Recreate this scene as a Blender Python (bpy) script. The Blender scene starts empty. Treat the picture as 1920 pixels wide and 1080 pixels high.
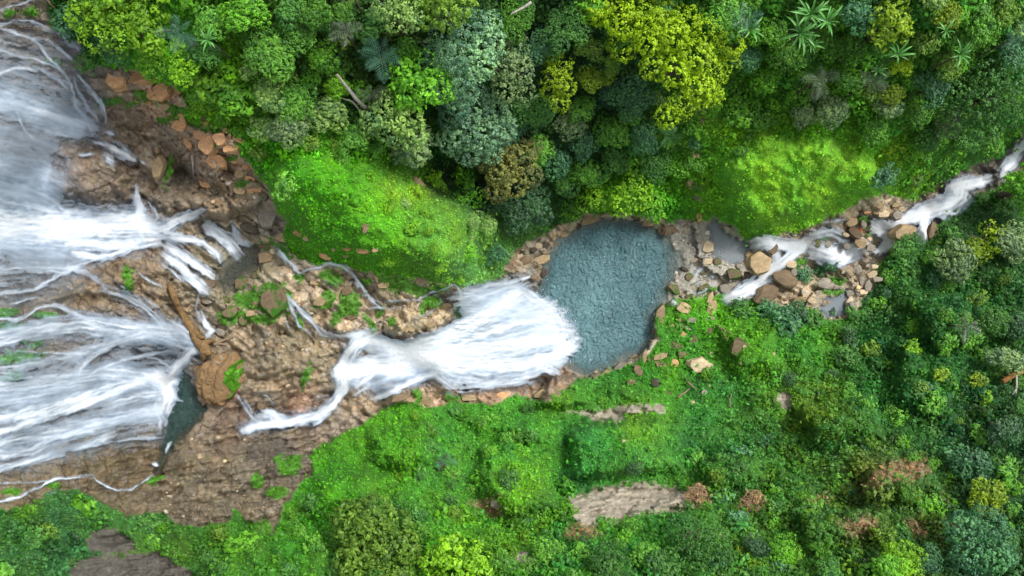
import bpy, math, random
import numpy as np

# ------------------------------------------------------------------ camera, sky, sun, exposure
scene = bpy.context.scene
COL = scene.collection
S = 0.06            # metres per photo pixel on the z = 0 datum (pool level)
HC = 90.0           # height of the drone over the pool

cam_data = bpy.data.cameras.new("drone_camera")
cam_data.sensor_width = 36.0
cam_data.lens = 36.0 * HC / (1920 * S)
cam_data.clip_start = 0.5
cam_data.clip_end = 3000.0
cam = bpy.data.objects.new("drone_camera", cam_data)
cam.location = (0, 0, HC)
COL.objects.link(cam)
scene.camera = cam

SUN_EL, SUN_AZ = 50.0, 48.0
world = bpy.data.worlds.new("World")
scene.world = world
world.use_nodes = True
wn, wl = world.node_tree.nodes, world.node_tree.links
bg = wn["Background"]
sky = wn.new("ShaderNodeTexSky")
sky.sky_type = 'NISHITA'
sky.sun_disc = False
sky.sun_elevation = math.radians(SUN_EL)
sky.sun_rotation = math.radians(SUN_AZ)
sky.dust_density = 4.0
hs = wn.new("ShaderNodeHueSaturation")      # overcast: the same sky, nearly grey
hs.inputs["Saturation"].default_value = 0.18
wl.new(sky.outputs[0], hs.inputs["Color"])
wl.new(hs.outputs[0], bg.inputs["Color"])
bg.inputs["Strength"].default_value = 0.14

sun_data = bpy.data.lights.new("sun", 'SUN')
sun_data.energy = 2.0
sun_data.angle = math.radians(10)
sun_data.color = (1.0, 0.96, 0.9)
sun = bpy.data.objects.new("sun", sun_data)
sun.rotation_euler = (math.radians(90 - SUN_EL), 0, math.radians(180 - SUN_AZ))
COL.objects.link(sun)

vs = scene.view_settings
vs.view_transform = 'Standard'
vs.look = 'None'
vs.gamma = 1.0
vs.use_curve_mapping = False
vs.exposure = 0.42
scene.cycles.transparent_max_bounces = 16
scene.cycles.max_bounces = 6
scene.cycles.diffuse_bounces = 3

# ------------------------------------------------------------------ numeric helpers
rng = np.random.default_rng(7)
_perm = np.random.default_rng(3).permutation(256).astype(np.int64)
_perm = np.concatenate([_perm, _perm, _perm])
_ang = np.random.default_rng(5).random(256) * 2 * np.pi
_gx, _gy = np.cos(_ang), np.sin(_ang)
_h1, _h2, _h3 = np.random.default_rng(9).random((3, 256))


def perlin(x, y, seed=0):
    xi = np.floor(x).astype(np.int64); yi = np.floor(y).astype(np.int64)
    xf, yf = x - xi, y - yi
    u = xf * xf * xf * (xf * (xf * 6 - 15) + 10)
    v = yf * yf * yf * (yf * (yf * 6 - 15) + 10)

    def g(ix, iy, dx, dy):
        h = _perm[_perm[(ix + seed * 17) & 255] + ((iy + seed * 31) & 255)]
        return _gx[h] * dx + _gy[h] * dy
    a = g(xi, yi, xf, yf); b = g(xi + 1, yi, xf - 1, yf)
    c = g(xi, yi + 1, xf, yf - 1); d = g(xi + 1, yi + 1, xf - 1, yf - 1)
    return ((a + (b - a) * u) * (1 - v) + (c + (d - c) * u) * v) * 1.5


def fbm(x, y, octaves=4, seed=0, gain=0.5):
    t = np.zeros(np.broadcast(x, y).shape); a = 1.0; n = 0.0
    for o in range(octaves):
        t += a * perlin(x * 2 ** o + 13.7 * o, y * 2 ** o - 7.1 * o, seed + o)
        n += a; a *= gain
    return t / n


def worley(x, y, seed=0):
    """distance to the nearest cell border (F2-F1) and a random value of the cell"""
    xi = np.floor(x).astype(np.int64); yi = np.floor(y).astype(np.int64)
    f1 = np.full(x.shape, 9.0); f2 = np.full(x.shape, 9.0); cid = np.zeros(x.shape)
    for i in (-1, 0, 1):
        for j in (-1, 0, 1):
            h = _perm[_perm[(xi + i + seed * 13) & 255] + ((yi + j + seed * 7) & 255)]
            d = np.hypot(xi + i + _h1[h] - x, yi + j + _h2[h] - y)
            near = d < f1
            f2 = np.where(near, f1, np.minimum(f2, d))
            cid = np.where(near, _h3[h], cid)
            f1 = np.where(near, d, f1)
    return f2 - f1, cid


def sstep(a, b, x):
    t = np.clip((x - a) / (b - a), 0, 1)
    return t * t * (3 - 2 * t)


def sdf(poly, X, Y):
    """signed distance to a polygon, negative inside"""
    p = np.asarray(poly, float); n = len(p)
    d = np.full(X.shape, 1e12); ins = np.zeros(X.shape, bool)
    for i in range(n):
        ax, ay = p[i]; bx, by = p[(i + 1) % n]
        ex, ey = bx - ax, by - ay
        t = np.clip(((X - ax) * ex + (Y - ay) * ey) / (ex * ex + ey * ey + 1e-9), 0, 1)
        d = np.minimum(d, (X - ax - t * ex) ** 2 + (Y - ay - t * ey) ** 2)
        c = ((ay > Y) != (by > Y))
        if ey != 0:
            ins ^= c & (X < ax + (Y - ay) * ex / ey)
    return np.where(ins, -1, 1) * np.sqrt(d)


def lin(c):
    c = np.asarray(c, float) / 255.0
    return np.where(c <= 0.04045, c / 12.92, ((c + 0.055) / 1.055) ** 2.4)


def blobmix(blobs, X, Y):
    num = np.zeros(X.shape + (3,)); den = np.full(X.shape, 1e-9)
    for bx, by, r, c in blobs:
        q = ((X - bx) ** 2 + (Y - by) ** 2) / (r * r)
        w = 1.0 / (0.15 + q) ** 2
        num += w[..., None] * lin(c); den += w
    return num / den[..., None]
# ------------------------------------------------------------------ relief of the gorge (photo pixel grid -> metres)
HPTS = [(-200,0,27),(-200,500,26),(-200,960,27),(0,0,25),(0,300,24),(0,540,23.5),(0,800,23.5),(0,960,24),(80,0,23),(100,100,20.5),
(150,200,17),(90,300,17.5),(80,420,17),(150,600,16.5),(150,750,16),(150,880,17.5),(200,240,15),(180,330,15.4),(250,300,14),(270,420,12.5),
(330,430,11.5),(450,480,10),(470,500,10),(300,520,13),(320,600,12.5),(310,720,9.8),(340,780,9),(300,880,11),(380,740,9.2),(300,260,15),
(350,200,18),(330,330,13.6),(400,300,16),(420,390,13),(480,350,15.5),(500,430,11),(430,580,11),(515,560,12),(480,680,11.5),(560,650,11),
(450,760,9.5),(520,790,9),(600,780,9),(650,720,9),(680,660,9),(600,560,11.5),(700,570,10.5),(760,600,10),(850,560,8.5),(800,670,8),(860,680,7),
(900,560,6),(950,600,4),(950,690,4),(1030,600,.8),(1040,680,1),(1000,520,1.5),(990,750,3.5),(550,360,17),(620,340,18),(700,400,16),(640,460,13.5),
(800,440,14),(850,500,12),(880,400,11),(910,470,5),(700,500,12),(890,530,6),(250,100,22),(250,0,26),(450,100,24),(450,250,20),(600,50,25),
(600,250,19),(700,150,18),(800,0,22),(800,200,15),(820,330,6),(900,350,4),(960,440,2),(960,300,7),(1000,100,15),(1000,0,19),(1100,380,2),
(1100,250,8),(1200,0,20),(1200,150,13),(1250,380,2.5),(1300,250,9),(1320,370,3),(1330,410,.2),(1450,250,9),(1480,350,6),(1400,420,2.5),
(1560,370,3.5),(1500,100,15),(1500,0,20),(1700,0,22),(1700,200,12),(1650,340,4),(1800,280,3),(1900,0,19),(1900,200,7),(1920,270,-1.5),
(1300,500,.1),(1380,470,.1),(1380,550,-.4),(1450,500,-.8),(1560,470,-1.4),(1650,450,-2.2),(1740,400,-3),(1850,335,-4.5),(1920,290,-5.5),
(1280,600,1),(1300,700,3),(1400,620,1.5),(1500,600,1),(1600,590,-.6),(1700,500,-.8),(1780,430,-2),(1900,350,-2.5),(1920,500,1),(1700,620,3),
(1500,700,5),(1400,760,6),(1250,760,6),(1150,720,3),(1100,760,5.5),(1200,800,8),(1050,860,10),(1180,900,12),(1180,950,14.5),(1300,850,9),
(1500,850,10),(1700,800,9),(1900,700,6),(1900,900,12),(1700,950,15),(1500,1000,17),(1300,1000,18),(1100,1060,22),(1900,1080,20),(1600,1080,21),
(1000,800,8),(900,780,7.5),(800,800,10),(700,820,11),(650,900,14),(800,930,16),(950,900,12),(960,1000,17),(800,1080,22),(600,1050,20),
(550,880,13),(450,840,11),(420,920,13.5),(350,900,12.5),(450,1000,17),(450,1080,20),(300,980,15),(250,940,15.5),(200,1050,20),(50,1000,23),
(100,930,20),(0,1080,26),(960,1250,30),(0,1250,32),(1900,1250,28),(960,-170,28),(300,-170,33),(1900,-170,28),(2120,540,4),(2120,200,0)]
_hp = np.array(HPTS, float)


def _mq(ax, ay, bx, by):
    return np.sqrt((ax[:, None] - bx[None]) ** 2 + (ay[:, None] - by[None]) ** 2 + 35.0 ** 2) / 100.0


_A = _mq(_hp[:, 0], _hp[:, 1], _hp[:, 0], _hp[:, 1])
_n = len(_hp)
_M = np.block([[_A, np.ones((_n, 1))], [np.ones((1, _n)), np.zeros((1, 1))]])
_w = np.linalg.solve(_M - 0.02 * np.eye(_n + 1), np.append(_hp[:, 2], 0))


def rbf(X, Y):
    sh = X.shape; x, y = X.ravel(), Y.ravel(); out = np.empty(x.size)
    for i in range(0, x.size, 20000):
        out[i:i + 20000] = _mq(x[i:i + 20000], y[i:i + 20000], _hp[:, 0], _hp[:, 1]) @ _w[:-1] + _w[-1]
    return out.reshape(sh)


ROCK = [(-300,-300),(85,-300),(88,0),(95,60),(150,75),(160,110),(175,130),(215,122),(265,135),(330,165),(352,190),(345,220),(400,240),(435,245),(450,290),
(470,310),(495,345),(515,385),(535,420),(528,450),(560,488),(600,497),(650,500),(700,512),(760,520),(820,528),(870,540),(905,535),(940,522),
(948,490),(985,455),(1020,440),(1060,415),(1100,402),(1140,400),(1200,405),(1260,412),(1310,418),(1340,408),(1375,425),(1400,452),(1440,445),
(1500,430),(1560,405),(1620,378),(1660,360),(1690,375),(1720,372),(1760,350),(1800,322),(1850,300),(1890,280),(1920,250),(2300,150),(2300,330),
(1935,315),(1880,345),(1830,368),(1770,395),(1755,440),(1725,455),(1680,470),(1650,492),(1645,530),(1615,560),(1603,595),(1560,600),(1525,580),
(1480,575),(1430,575),(1400,560),(1345,548),(1300,560),(1262,560),(1240,575),(1225,600),(1235,640),(1210,668),(1150,693),(1115,712),(1085,705),
(1065,728),(1025,752),(960,742),(920,758),(850,752),(800,765),(760,750),(720,768),(690,790),(650,808),(605,830),(580,860),(590,890),(548,925),(530,960),
(515,1005),(480,985),(440,955),(420,985),(330,985),(300,962),(230,968),(170,925),(100,915),(60,945),(0,955),(-300,1000)]
GREY = [[(1070,930),(1120,918),(1190,906),(1250,912),(1300,925),(1325,940),(1270,957),(1200,962),(1140,985),(1090,985),(1066,960)],
        [(168,1002),(195,985),(232,1002),(262,1030),(190,1040),(165,1032)],
        [(140,1052),(210,1042),(300,1033),(335,1062),(362,1080),(365,1130),(120,1130)],
        [(1055,776),(1140,766),(1200,757),(1240,763),(1252,774),(1200,772),(1155,788),(1110,782)],
        [(962,1045),(985,1035),(1010,1052),(985,1062),(955,1062)], [(1460,745),(1480,735),(1492,745),(1475,770),(1462,772)]]
DRY = [[(1615,905),(1640,885),(1690,865),(1735,862),(1745,880),(1715,905),(1670,905),(1640,915),(1610,925)],
       [(1570,975),(1640,972),(1655,990),(1640,1010),(1590,1000)], [(1282,925),(1330,912),(1348,935),(1318,948),(1285,945)],
       [(1510,935),(1560,928),(1550,945),(1515,948)], [(1690,980),(1740,975),(1735,1005),(1705,1010)], [(880,945),(935,930),(945,955),(925,975),(905,960)],
       [(1070,985),(1110,990),(1130,1000),(1080,1015),(1060,1000)]]
MOSSB = [(515,563,30,32,0),(470,562,30,16,0),(440,595,28,12,0),(495,596,36,9,-10),(615,518,15,13,0),(612,562,20,11,-30),(655,568,24,20,60),(640,590,22,9,-30),
(806,567,18,11,-15),(862,585,8,22,-10),(736,605,9,9,0),(692,603,5,22,-25),(630,522,10,12,0),(240,525,9,24,5),(30,672,48,11,-5),(20,612,30,8,0),
(65,645,15,6,-10),(100,908,16,6,0),(25,922,20,7,0),(25,705,22,8,-15),(85,590,22,7,0),(15,585,22,9,0),(575,702,7,22,15),(482,902,12,14,0),
(542,876,18,18,0),(520,922,18,12,0),(478,1000,45,24,0),(15,25,12,8,0),(60,22,14,9,0),(205,188,26,8,-20),(318,320,5,28,10),(395,238,34,10,15),
(330,208,34,9,20),(270,178,22,7,20),(312,225,20,6,0),(250,195,18,6,-10),(425,300,5,20,70),(405,270,6,26,60),(455,345,5,16,70),(760,540,40,10,10),
(740,525,34,12,8),(688,530,12,8,0),(820,540,22,8,-10),(500,450,10,6,0),(530,470,20,8,40),(585,480,24,8,10),(790,575,6,12,0),(715,585,5,9,20),
(555,862,10,8,0),(520,860,8,6,0),(410,1000,40,14,0),(350,1010,30,14,0),(845,745,14,10,40),(780,748,6,16,0),(1545,455,9,8,0),(1490,495,22,10,-10),
(1560,528,24,10,0),(1565,548,18,8,0),(1650,510,14,10,0),(1620,415,9,12,0),(1325,540,18,6,-10),(290,900,18,6,-30),(1475,530,14,8,30),(1632,440,8,6,0),
(560,520,10,6,0),(100,115,16,6,20),(40,640,20,5,0),(560,600,14,7,60)]
POOL = [(1000,548),(1012,520),(1020,480),(1040,450),(1075,427),(1105,412),(1150,406),(1200,414),(1240,432),(1262,455),(1280,480),(1275,510),(1255,538),
(1248,570),(1228,592),(1232,632),(1213,660),(1180,674),(1140,694),(1105,708),(1075,695),(1040,680),(1000,640),(985,580)]
UPOOL = [(325,690),(345,680),(368,720),(380,760),(390,768),(376,790),(352,812),(328,840),(310,868),(296,892),(284,888),(298,850),(306,800),(300,750),(300,715)]
MPOOL = [(405,505),(425,482),(455,455),(488,462),(495,500),(470,520),(440,546),(412,548),(398,532)]
GPOOL = [(1328,424),(1345,412),(1362,436),(1406,456),(1405,488),(1370,497),(1338,482)]
POND = [(1532,577),(1570,552),(1588,545),(1586,592),(1560,597)]
KNOLL = [(1335,300),(1420,235),(1560,250),(1660,300),(1690,340),(1640,372),(1560,398),(1480,428),(1410,448),(1375,425),(1345,385)]
MOUND = [(470,320),(560,275),(700,295),(820,325),(893,400),(908,470),(888,532),(820,525),(700,505),(560,480),(530,420)]
LEDGE = [(1060,792),(1150,778),(1245,772),(1292,830),(1285,890),(1160,902),(1066,902)]
DOMES = [([(75,335),(110,285),(200,268),(262,320),(255,385),(170,398),(90,375)], 2.0, 40), ([(60,572),(150,522),(200,482),(250,476),(300,512),(240,560),(150,566)], 1.5, 30), ([(285,362),(400,358),(490,378),(450,412),(330,408),(296,392)], 1.3, 22),
    ([(440,640),(560,620),(640,640),(630,700),(560,740),(470,720)], 1.0, 40), ([(690,590),(760,585),(860,570),(862,600),(780,640),(700,625)], 1.2, 22), ([(315,300),(350,290),(365,330),(355,360),(325,352)], -1.8, 22), ([(560,600),(640,590),(680,610),(650,630),(590,615)], .8, 18),
    ([(330,850),(450,830),(560,830),(520,900),(400,930),(310,910)], 1.0, 36), ([(700,725),(840,705),(860,750),(740,765)], .9, 18)]
BULGES = [([(885,835),(960,812),(1040,880),(1058,960),(960,992),(890,930)], 1.7), ([(680,795),(800,785),(830,868),(760,900),(690,870)], 1.3), ([(590,885),(690,862),(755,905),(700,960),(550,985)], 1.3),
    ([(1470,748),(1640,735),(1670,830),(1520,845)], 1.6), ([(1590,862),(1760,850),(1780,940),(1620,950)], 1.5), ([(845,772),(1000,772),(1035,832),(900,828)], 1.2), ([(1300,850),(1420,850),(1480,900),(1380,930),(1300,910)], 1.3),
    ([(1480,950),(1660,940),(1680,1010),(1500,1030)], 1.5), ([(1330,600),(1450,620),(1480,690),(1380,720)], .9), ([(1130,720),(1210,720),(1240,755),(1130,760)], 1.0), ([(1700,560),(1830,540),(1870,640),(1740,670)], 1.4),
    ([(240,60),(380,90),(420,190),(330,170),(250,120)], 1.2), ([(1120,330),(1240,340),(1290,400),(1150,398),(1080,395)], 1.3), ([(1680,620),(1800,690),(1780,800),(1660,760)], 1.2)]
SPUR = [(1030,702),(1078,698),(1115,755),(1060,772),(1005,765)]
BOULDER_SHELF = [(480,330),(380,240),(290,260),(280,400),(380,415),(480,420)]

STEP = 2.6
gx_in = np.arange(-200, 2121, STEP); gy_in = np.arange(-170, 1251, STEP)


def relief(X, Y):
    """height, rock mask (0..1), grey mask, dry mask and moss-on-rock mask at photo pixels"""
    wx = X + 9 * fbm(X / 40, Y / 40, 3, 21) + 4 * perlin(X / 9, Y / 9, 25)
    wy = Y + 9 * fbm(X / 40, Y / 40, 3, 31) + 4 * perlin(X / 9, Y / 9, 35)
    h = rbf(X, Y)
    rock = sstep(3, -3, sdf(ROCK, wx, wy))
    grey = np.zeros(X.shape)
    for g in GREY:
        grey = np.maximum(grey, sstep(4, -4, sdf(g, wx + 7 * perlin(X / 13, Y / 13, 41) + 4 * perlin(X / 5, Y / 5, 42), wy + 7 * perlin(X / 15, Y / 9, 43) + 5 * perlin(X / 5, Y / 4, 45))))
    dry = np.zeros(X.shape)
    for g in DRY:
        dry = np.maximum(dry, sstep(10, -10, sdf(g, wx + 5 * perlin(X / 6, Y / 6, 4), wy)))
    moss = np.zeros(X.shape); mn = fbm(X / 11, Y / 11, 3, 141)
    for bx, by, rx, ry, a in MOSSB:
        a = math.radians(a)
        dx, dy = wx - bx, wy - by
        q = np.hypot((dx * math.cos(a) + dy * math.sin(a)) / rx, (-dx * math.sin(a) + dy * math.cos(a)) / ry)
        moss = np.maximum(moss, sstep(1.25, .9, q + .65 * mn))
    for poly, add, wdt in ((KNOLL, 3.2, 42), (MOUND, 2.6, 50), (LEDGE, 3.4, 26), (SPUR, 2.4, 18)) + tuple((q, a * 2.4, 38) for q, a in BULGES) + tuple(DOMES):
        h = h + add * sstep(3, -wdt, sdf(poly, wx, wy))
    bare = np.clip(rock + grey, 0, 1)
    xm, ym = X * S, Y * S
    # rock relief: blocks, joints, strata
    left = sstep(340, 60, X)                      # the tall face stays smoother
    def terr(n, stp, hard=.22):
        q = n / stp; f = np.floor(q)
        return (f + sstep(.5 - hard, .5 + hard, q - f)) * stp
    e1, c1 = worley(xm / 3.2 + .3 * fbm(xm, ym, 2, 3), ym / 2.2, 2)
    e2, c2 = worley(xm / 1.25 + .25 * fbm(xm * 2, ym * 2, 2, 8), ym / 0.85, 6)
    a = math.radians(14)
    u, v = xm * math.cos(a) - ym * math.sin(a), xm * math.sin(a) + ym * math.cos(a)
    warp = .35 * fbm(xm / 2.5, ym / 2.5, 3, 44)
    bw = math.radians(-38)
    ub, vb = xm * math.cos(bw) - ym * math.sin(bw), xm * math.sin(bw) + ym * math.cos(bw)
    zr = terr(2.6 * fbm(ub / 8, vb / 3.2, 3, 60) + .7 * (c1 - .5), .7, .14) - .55 * np.exp(-e1 * 14)
    zr += terr(.8 * fbm(ub / 3.4 + warp, vb / .8, 3, 63), .24, .12) + .16 * (c2 - .5) - .16 * np.exp(-e2 * 18)
    zr += .08 * fbm(xm / .6, ym / .6, 3, 66)
    sw = sstep(700, 860, Y + .15 * X) * sstep(720, 560, X)
    sw = np.maximum(sw, sstep(835, 875, Y))
    zs = terr(2.4 * fbm(u / 9 + warp, v / 1.7 + 1.2 * warp, 4, 61), .6, .16) + terr(1.1 * fbm(u / 4 + warp, v / .6 + 1.5 * warp, 3, 50), .24, .16)
    zs += .14 * fbm(xm / .5, ym / .5, 3, 68) - .35 * np.exp(-e1 * 14)
    zr = zr * (1 - sw) + zs * sw
    av = math.radians(-12)
    uf, vf = xm * math.cos(av) - ym * math.sin(av), xm * math.sin(av) + ym * math.cos(av)
    zl = .5 * fbm(uf / 4, vf / 1.4, 4, 71) + terr(.5 * fbm(uf / 3, vf / .9, 3, 73), .16, .2) + .1 * fbm(xm / .8, ym / .6, 3, 72)
    zr = zr * (1 - left) + zl * left
    zv = 1.2 * fbm(xm / 6, ym / 5, 3, 80) + .9 * np.abs(fbm(xm / 2.6, ym / 2.2, 3, 83)) + .25 * fbm(xm / .8, ym / .8, 2, 86)
    k = np.clip(bare - .5 * moss * rock, 0, 1)
    gravel = sstep(14, -10, sdf([(1240, 425), (1320, 418), (1400, 452), (1405, 500), (1350, 530), (1250, 545), (1225, 480)], wx, wy))
    zr = zr * (1 - .86 * gravel)
    h = h + zr * k * (1 - .35 * (X > 930)) + zv * (1 - k) + .12 * moss * rock
    # basins
    for poly, lev, dep, wd in ((POOL, 0, 1.6, 60), (UPOOL, 9.25, 1.2, 22), (MPOOL, 10.0, .35, 24), (GPOOL, .12, .3, 16), (POND, -.25, .4, 10)):
        d = sdf(poly, wx + 6 * perlin(X / 14, Y / 14, 47), wy + 6 * perlin(X / 14, Y / 14, 48))
        rim = lev + .12 + .02 * np.abs(d) + .25 * np.maximum(zr, -.3) * sstep(0, 12, d)
        h = np.where(d > 0, np.where(d < 25, np.maximum(h, np.minimum(rim, lev + 3)), h), h)
        if poly is UPOOL or poly is POOL:
            h = np.where((d > 0) & (d < 30) & (X < 1000 if poly is POOL else X < 310), np.maximum(h, lev + .1), h)
        h = np.where(d <= 0, np.minimum(h, lev - .06 - dep * sstep(0, wd, -d) + .06 * np.clip(zr, -1, 1)), h)
    return h, rock, grey, dry, moss


XI, YI = np.meshgrid(gx_in, gy_in)
Hm, ROCKM, GREYM, DRYM, MOSSM = relief(XI, YI)


def samp(A, px, py):
    fx = np.clip((np.asarray(px, float) - gx_in[0]) / STEP, 0, len(gx_in) - 1.001)
    fy = np.clip((np.asarray(py, float) - gy_in[0]) / STEP, 0, len(gy_in) - 1.001)
    i, j = fx.astype(int), fy.astype(int); u, v = fx - i, fy - j
    return (A[j, i] * (1 - u) + A[j, i + 1] * u) * (1 - v) + (A[j + 1, i] * (1 - u) + A[j + 1, i + 1] * u) * v


def H(px, py):
    return samp(Hm, px, py)


def world_at(px, py, z):
    k = 1 - np.asarray(z) / HC
    return (np.asarray(px) - 960) * S * k, (540 - np.asarray(py)) * S * k


def on_ground(px, py):
    z = H(px, py)
    x, y = world_at(px, py, z)
    return np.stack([x, y, z], -1)


def ground_below(x, y):
    """terrain height under a world point"""
    z = np.asarray(H(960 + x / S, 540 - y / S), float)
    for _ in range(6):
        k = 1 - z / HC
        z = H(960 + x / (S * k), 540 - y / (S * k))
    return z


VEG = [(300,130,80,(75,160,18)),(390,160,60,(100,175,30)),(600,330,120,(75,165,12)),(700,420,110,(88,175,18)),(640,440,70,(70,160,12)),(830,430,80,(98,172,48)),
(880,490,50,(98,165,62)),(760,360,70,(108,175,38)),(1180,370,70,(96,180,22)),(1260,390,50,(65,150,22)),(1480,330,150,(124,208,40)),(1400,400,60,(98,180,36)),
(1600,330,80,(120,208,40)),(1340,600,60,(80,165,22)),(1400,660,90,(78,155,28)),(1500,640,90,(62,138,32)),(1350,760,110,(50,128,40)),(1250,720,70,(66,145,28)),
(720,830,110,(72,150,22)),(620,930,80,(66,150,18)),(850,860,90,(66,142,34)),(950,800,90,(68,150,34)),(1100,840,120,(58,140,42)),(1200,790,60,(88,155,30)),
(980,900,60,(90,160,22)),(700,1000,90,(60,110,38)),(850,1050,70,(75,150,22)),(1100,1040,110,(54,126,36)),(1000,980,60,(70,132,28)),(1400,800,110,(60,122,38)),
(1500,750,80,(80,132,32)),(1700,700,140,(42,108,36)),(1850,800,120,(36,86,34)),(1700,950,100,(66,112,34)),(1850,950,100,(38,88,38)),(1450,1000,110,(62,120,36)),
(1640,900,60,(82,116,44)),(1750,560,100,(44,106,38)),(1850,450,80,(38,86,34)),(1650,560,60,(50,104,48)),(700,100,180,(45,85,25)),(1000,200,220,(46,92,44)),
(1500,120,180,(68,135,34)),(1800,100,180,(68,135,38)),(100,1000,100,(48,102,42)),(200,950,60,(54,118,44)),(300,1050,70,(58,112,32)),(450,1050,70,(60,125,28)),
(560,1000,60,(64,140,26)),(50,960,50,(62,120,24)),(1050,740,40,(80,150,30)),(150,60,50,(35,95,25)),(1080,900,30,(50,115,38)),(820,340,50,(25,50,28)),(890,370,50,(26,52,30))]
RCK = [(100,150,110,(116,102,92)),(180,330,90,(112,92,76)),(300,260,50,(150,126,98)),(230,200,50,(146,116,80)),(300,190,50,(176,130,92)),(340,330,34,(104,94,80)),
(420,270,50,(182,134,96)),(420,370,50,(138,112,80)),(500,420,40,(146,130,112)),(470,480,60,(140,130,98)),(180,510,60,(122,96,64)),(90,590,80,(108,92,72)),
(480,680,70,(138,116,84)),(560,650,60,(138,118,80)),(650,600,60,(168,142,106)),(780,600,70,(172,146,100)),(560,540,50,(170,146,118)),(430,780,50,(128,100,78)),
(560,760,30,(156,106,70)),(250,870,80,(102,84,50)),(420,900,80,(112,96,70)),(500,850,50,(88,78,68)),(620,800,50,(120,104,88)),(700,760,50,(146,120,88)),
(900,745,60,(160,120,84)),(1040,735,40,(140,110,80)),(980,480,50,(126,110,84)),(1080,420,40,(166,140,100)),(1310,480,80,(148,142,130)),(1300,425,30,(140,112,84)),
(1450,500,60,(160,136,94)),(1560,460,60,(134,114,88)),(1640,410,50,(172,148,108)),(1780,400,50,(114,88,68)),(1850,330,40,(114,98,92)),(1600,540,50,(154,134,104)),
(1380,465,25,(140,142,142))]
# ------------------------------------------------------------------ mesh / material helpers
def mesh_np(name, V, F, mat=None, smooth=True, point_cols=None, point_floats=None):
    """mesh from numpy arrays; F is (n,3) or (n,4)"""
    me = bpy.data.meshes.new(name)
    V = np.ascontiguousarray(V, np.float32); F = np.ascontiguousarray(F, np.int32)
    n, k = F.shape
    me.vertices.add(len(V)); me.vertices.foreach_set("co", V.ravel())
    me.loops.add(n * k); me.loops.foreach_set("vertex_index", F.ravel())
    me.polygons.add(n)
    me.polygons.foreach_set("loop_start", np.arange(0, n * k, k, dtype=np.int32))
    me.polygons.foreach_set("loop_total", np.full(n, k, np.int32))
    me.polygons.foreach_set("use_smooth", np.full(n, smooth, bool))
    for nm, c in (point_cols or {}).items():
        at = me.attributes.new(nm, 'FLOAT_COLOR', 'POINT')
        cc = np.ones((len(V), 4), np.float32); cc[:, :3] = c
        at.data.foreach_set("color", cc.ravel())
    for nm, c in (point_floats or {}).items():
        at = me.attributes.new(nm, 'FLOAT', 'POINT')
        at.data.foreach_set("value", np.ascontiguousarray(c, np.float32))
    me.update(calc_edges=True)
    if mat: me.materials.append(mat)
    return me


def link(name, me, parent=None):
    o = bpy.data.objects.new(name, me)
    COL.objects.link(o)
    if parent: o.parent = parent
    return o


def struct(o, kind='structure'):
    o['kind'] = kind
    return o


class NT:
    """tiny node-tree writer"""
    def __init__(self, name):
        self.m = bpy.data.materials.new(name); self.m.use_nodes = True
        self.t = self.m.node_tree; self.t.nodes.clear()
        self.out = self.n("ShaderNodeOutputMaterial")

    def n(self, typ, **kw):
        nd = self.t.nodes.new(typ)
        for k, v in kw.items(): setattr(nd, k, v)
        return nd

    def l(self, a, b): self.t.links.new(a, b)

    def attr(self, name): return self.n("ShaderNodeAttribute", attribute_name=name)

    def noise(self, scale, detail=4, rough=.55, dim='3D'):
        tc = self.n("ShaderNodeTexCoord"); nz = self.n("ShaderNodeTexNoise")
        nz.inputs["Scale"].default_value = scale; nz.inputs["Detail"].default_value = detail
        nz.inputs["Roughness"].default_value = rough
        self.l(tc.outputs["Object"], nz.inputs["Vector"])
        return nz

    def rmap(self, src, a, b, c, d):
        m = self.n("ShaderNodeMapRange"); self.l(src, m.inputs[0])
        for i, v in enumerate((a, b, c, d)): m.inputs[i + 1].default_value = v
        return m.outputs[0]

    def mul(self, col, fac):
        m = self.n("ShaderNodeVectorMath", operation='SCALE')
        self.l(col, m.inputs[0])
        if isinstance(fac, float): m.inputs["Scale"].default_value = fac
        else: self.l(fac, m.inputs["Scale"])
        return m.outputs[0]

    def mix(self, fac, a, b):
        m = self.n("ShaderNodeMix", data_type='RGBA')
        for s, v in ((0, fac), (6, a), (7, b)):
            if isinstance(v, (tuple, list)): m.inputs[s].default_value = (*v, 1)
            elif isinstance(v, float): m.inputs[s].default_value = v
            else: self.l(v, m.inputs[s])
        return m.outputs[2]

    def bsdf(self, **kw):
        b = self.n("ShaderNodeBsdfPrincipled")
        for k, v in kw.items():
            k = k.replace("_", " ")
            if hasattr(v, "links") or hasattr(v, "is_linked"): self.l(v, b.inputs[k])
            elif isinstance(v, (tuple, list)) and len(v) == 3: b.inputs[k].default_value = (*v, 1)
            else: b.inputs[k].default_value = v
        return b

    def bump(self, src, strength, dist):
        b = self.n("ShaderNodeBump"); b.inputs["Strength"].default_value = strength
        b.inputs["Distance"].default_value = dist; self.l(src, b.inputs["Height"])
        return b.outputs[0]

    def done(self, sh):
        self.l(sh, self.out.inputs["Surface"]); return self.m


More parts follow.
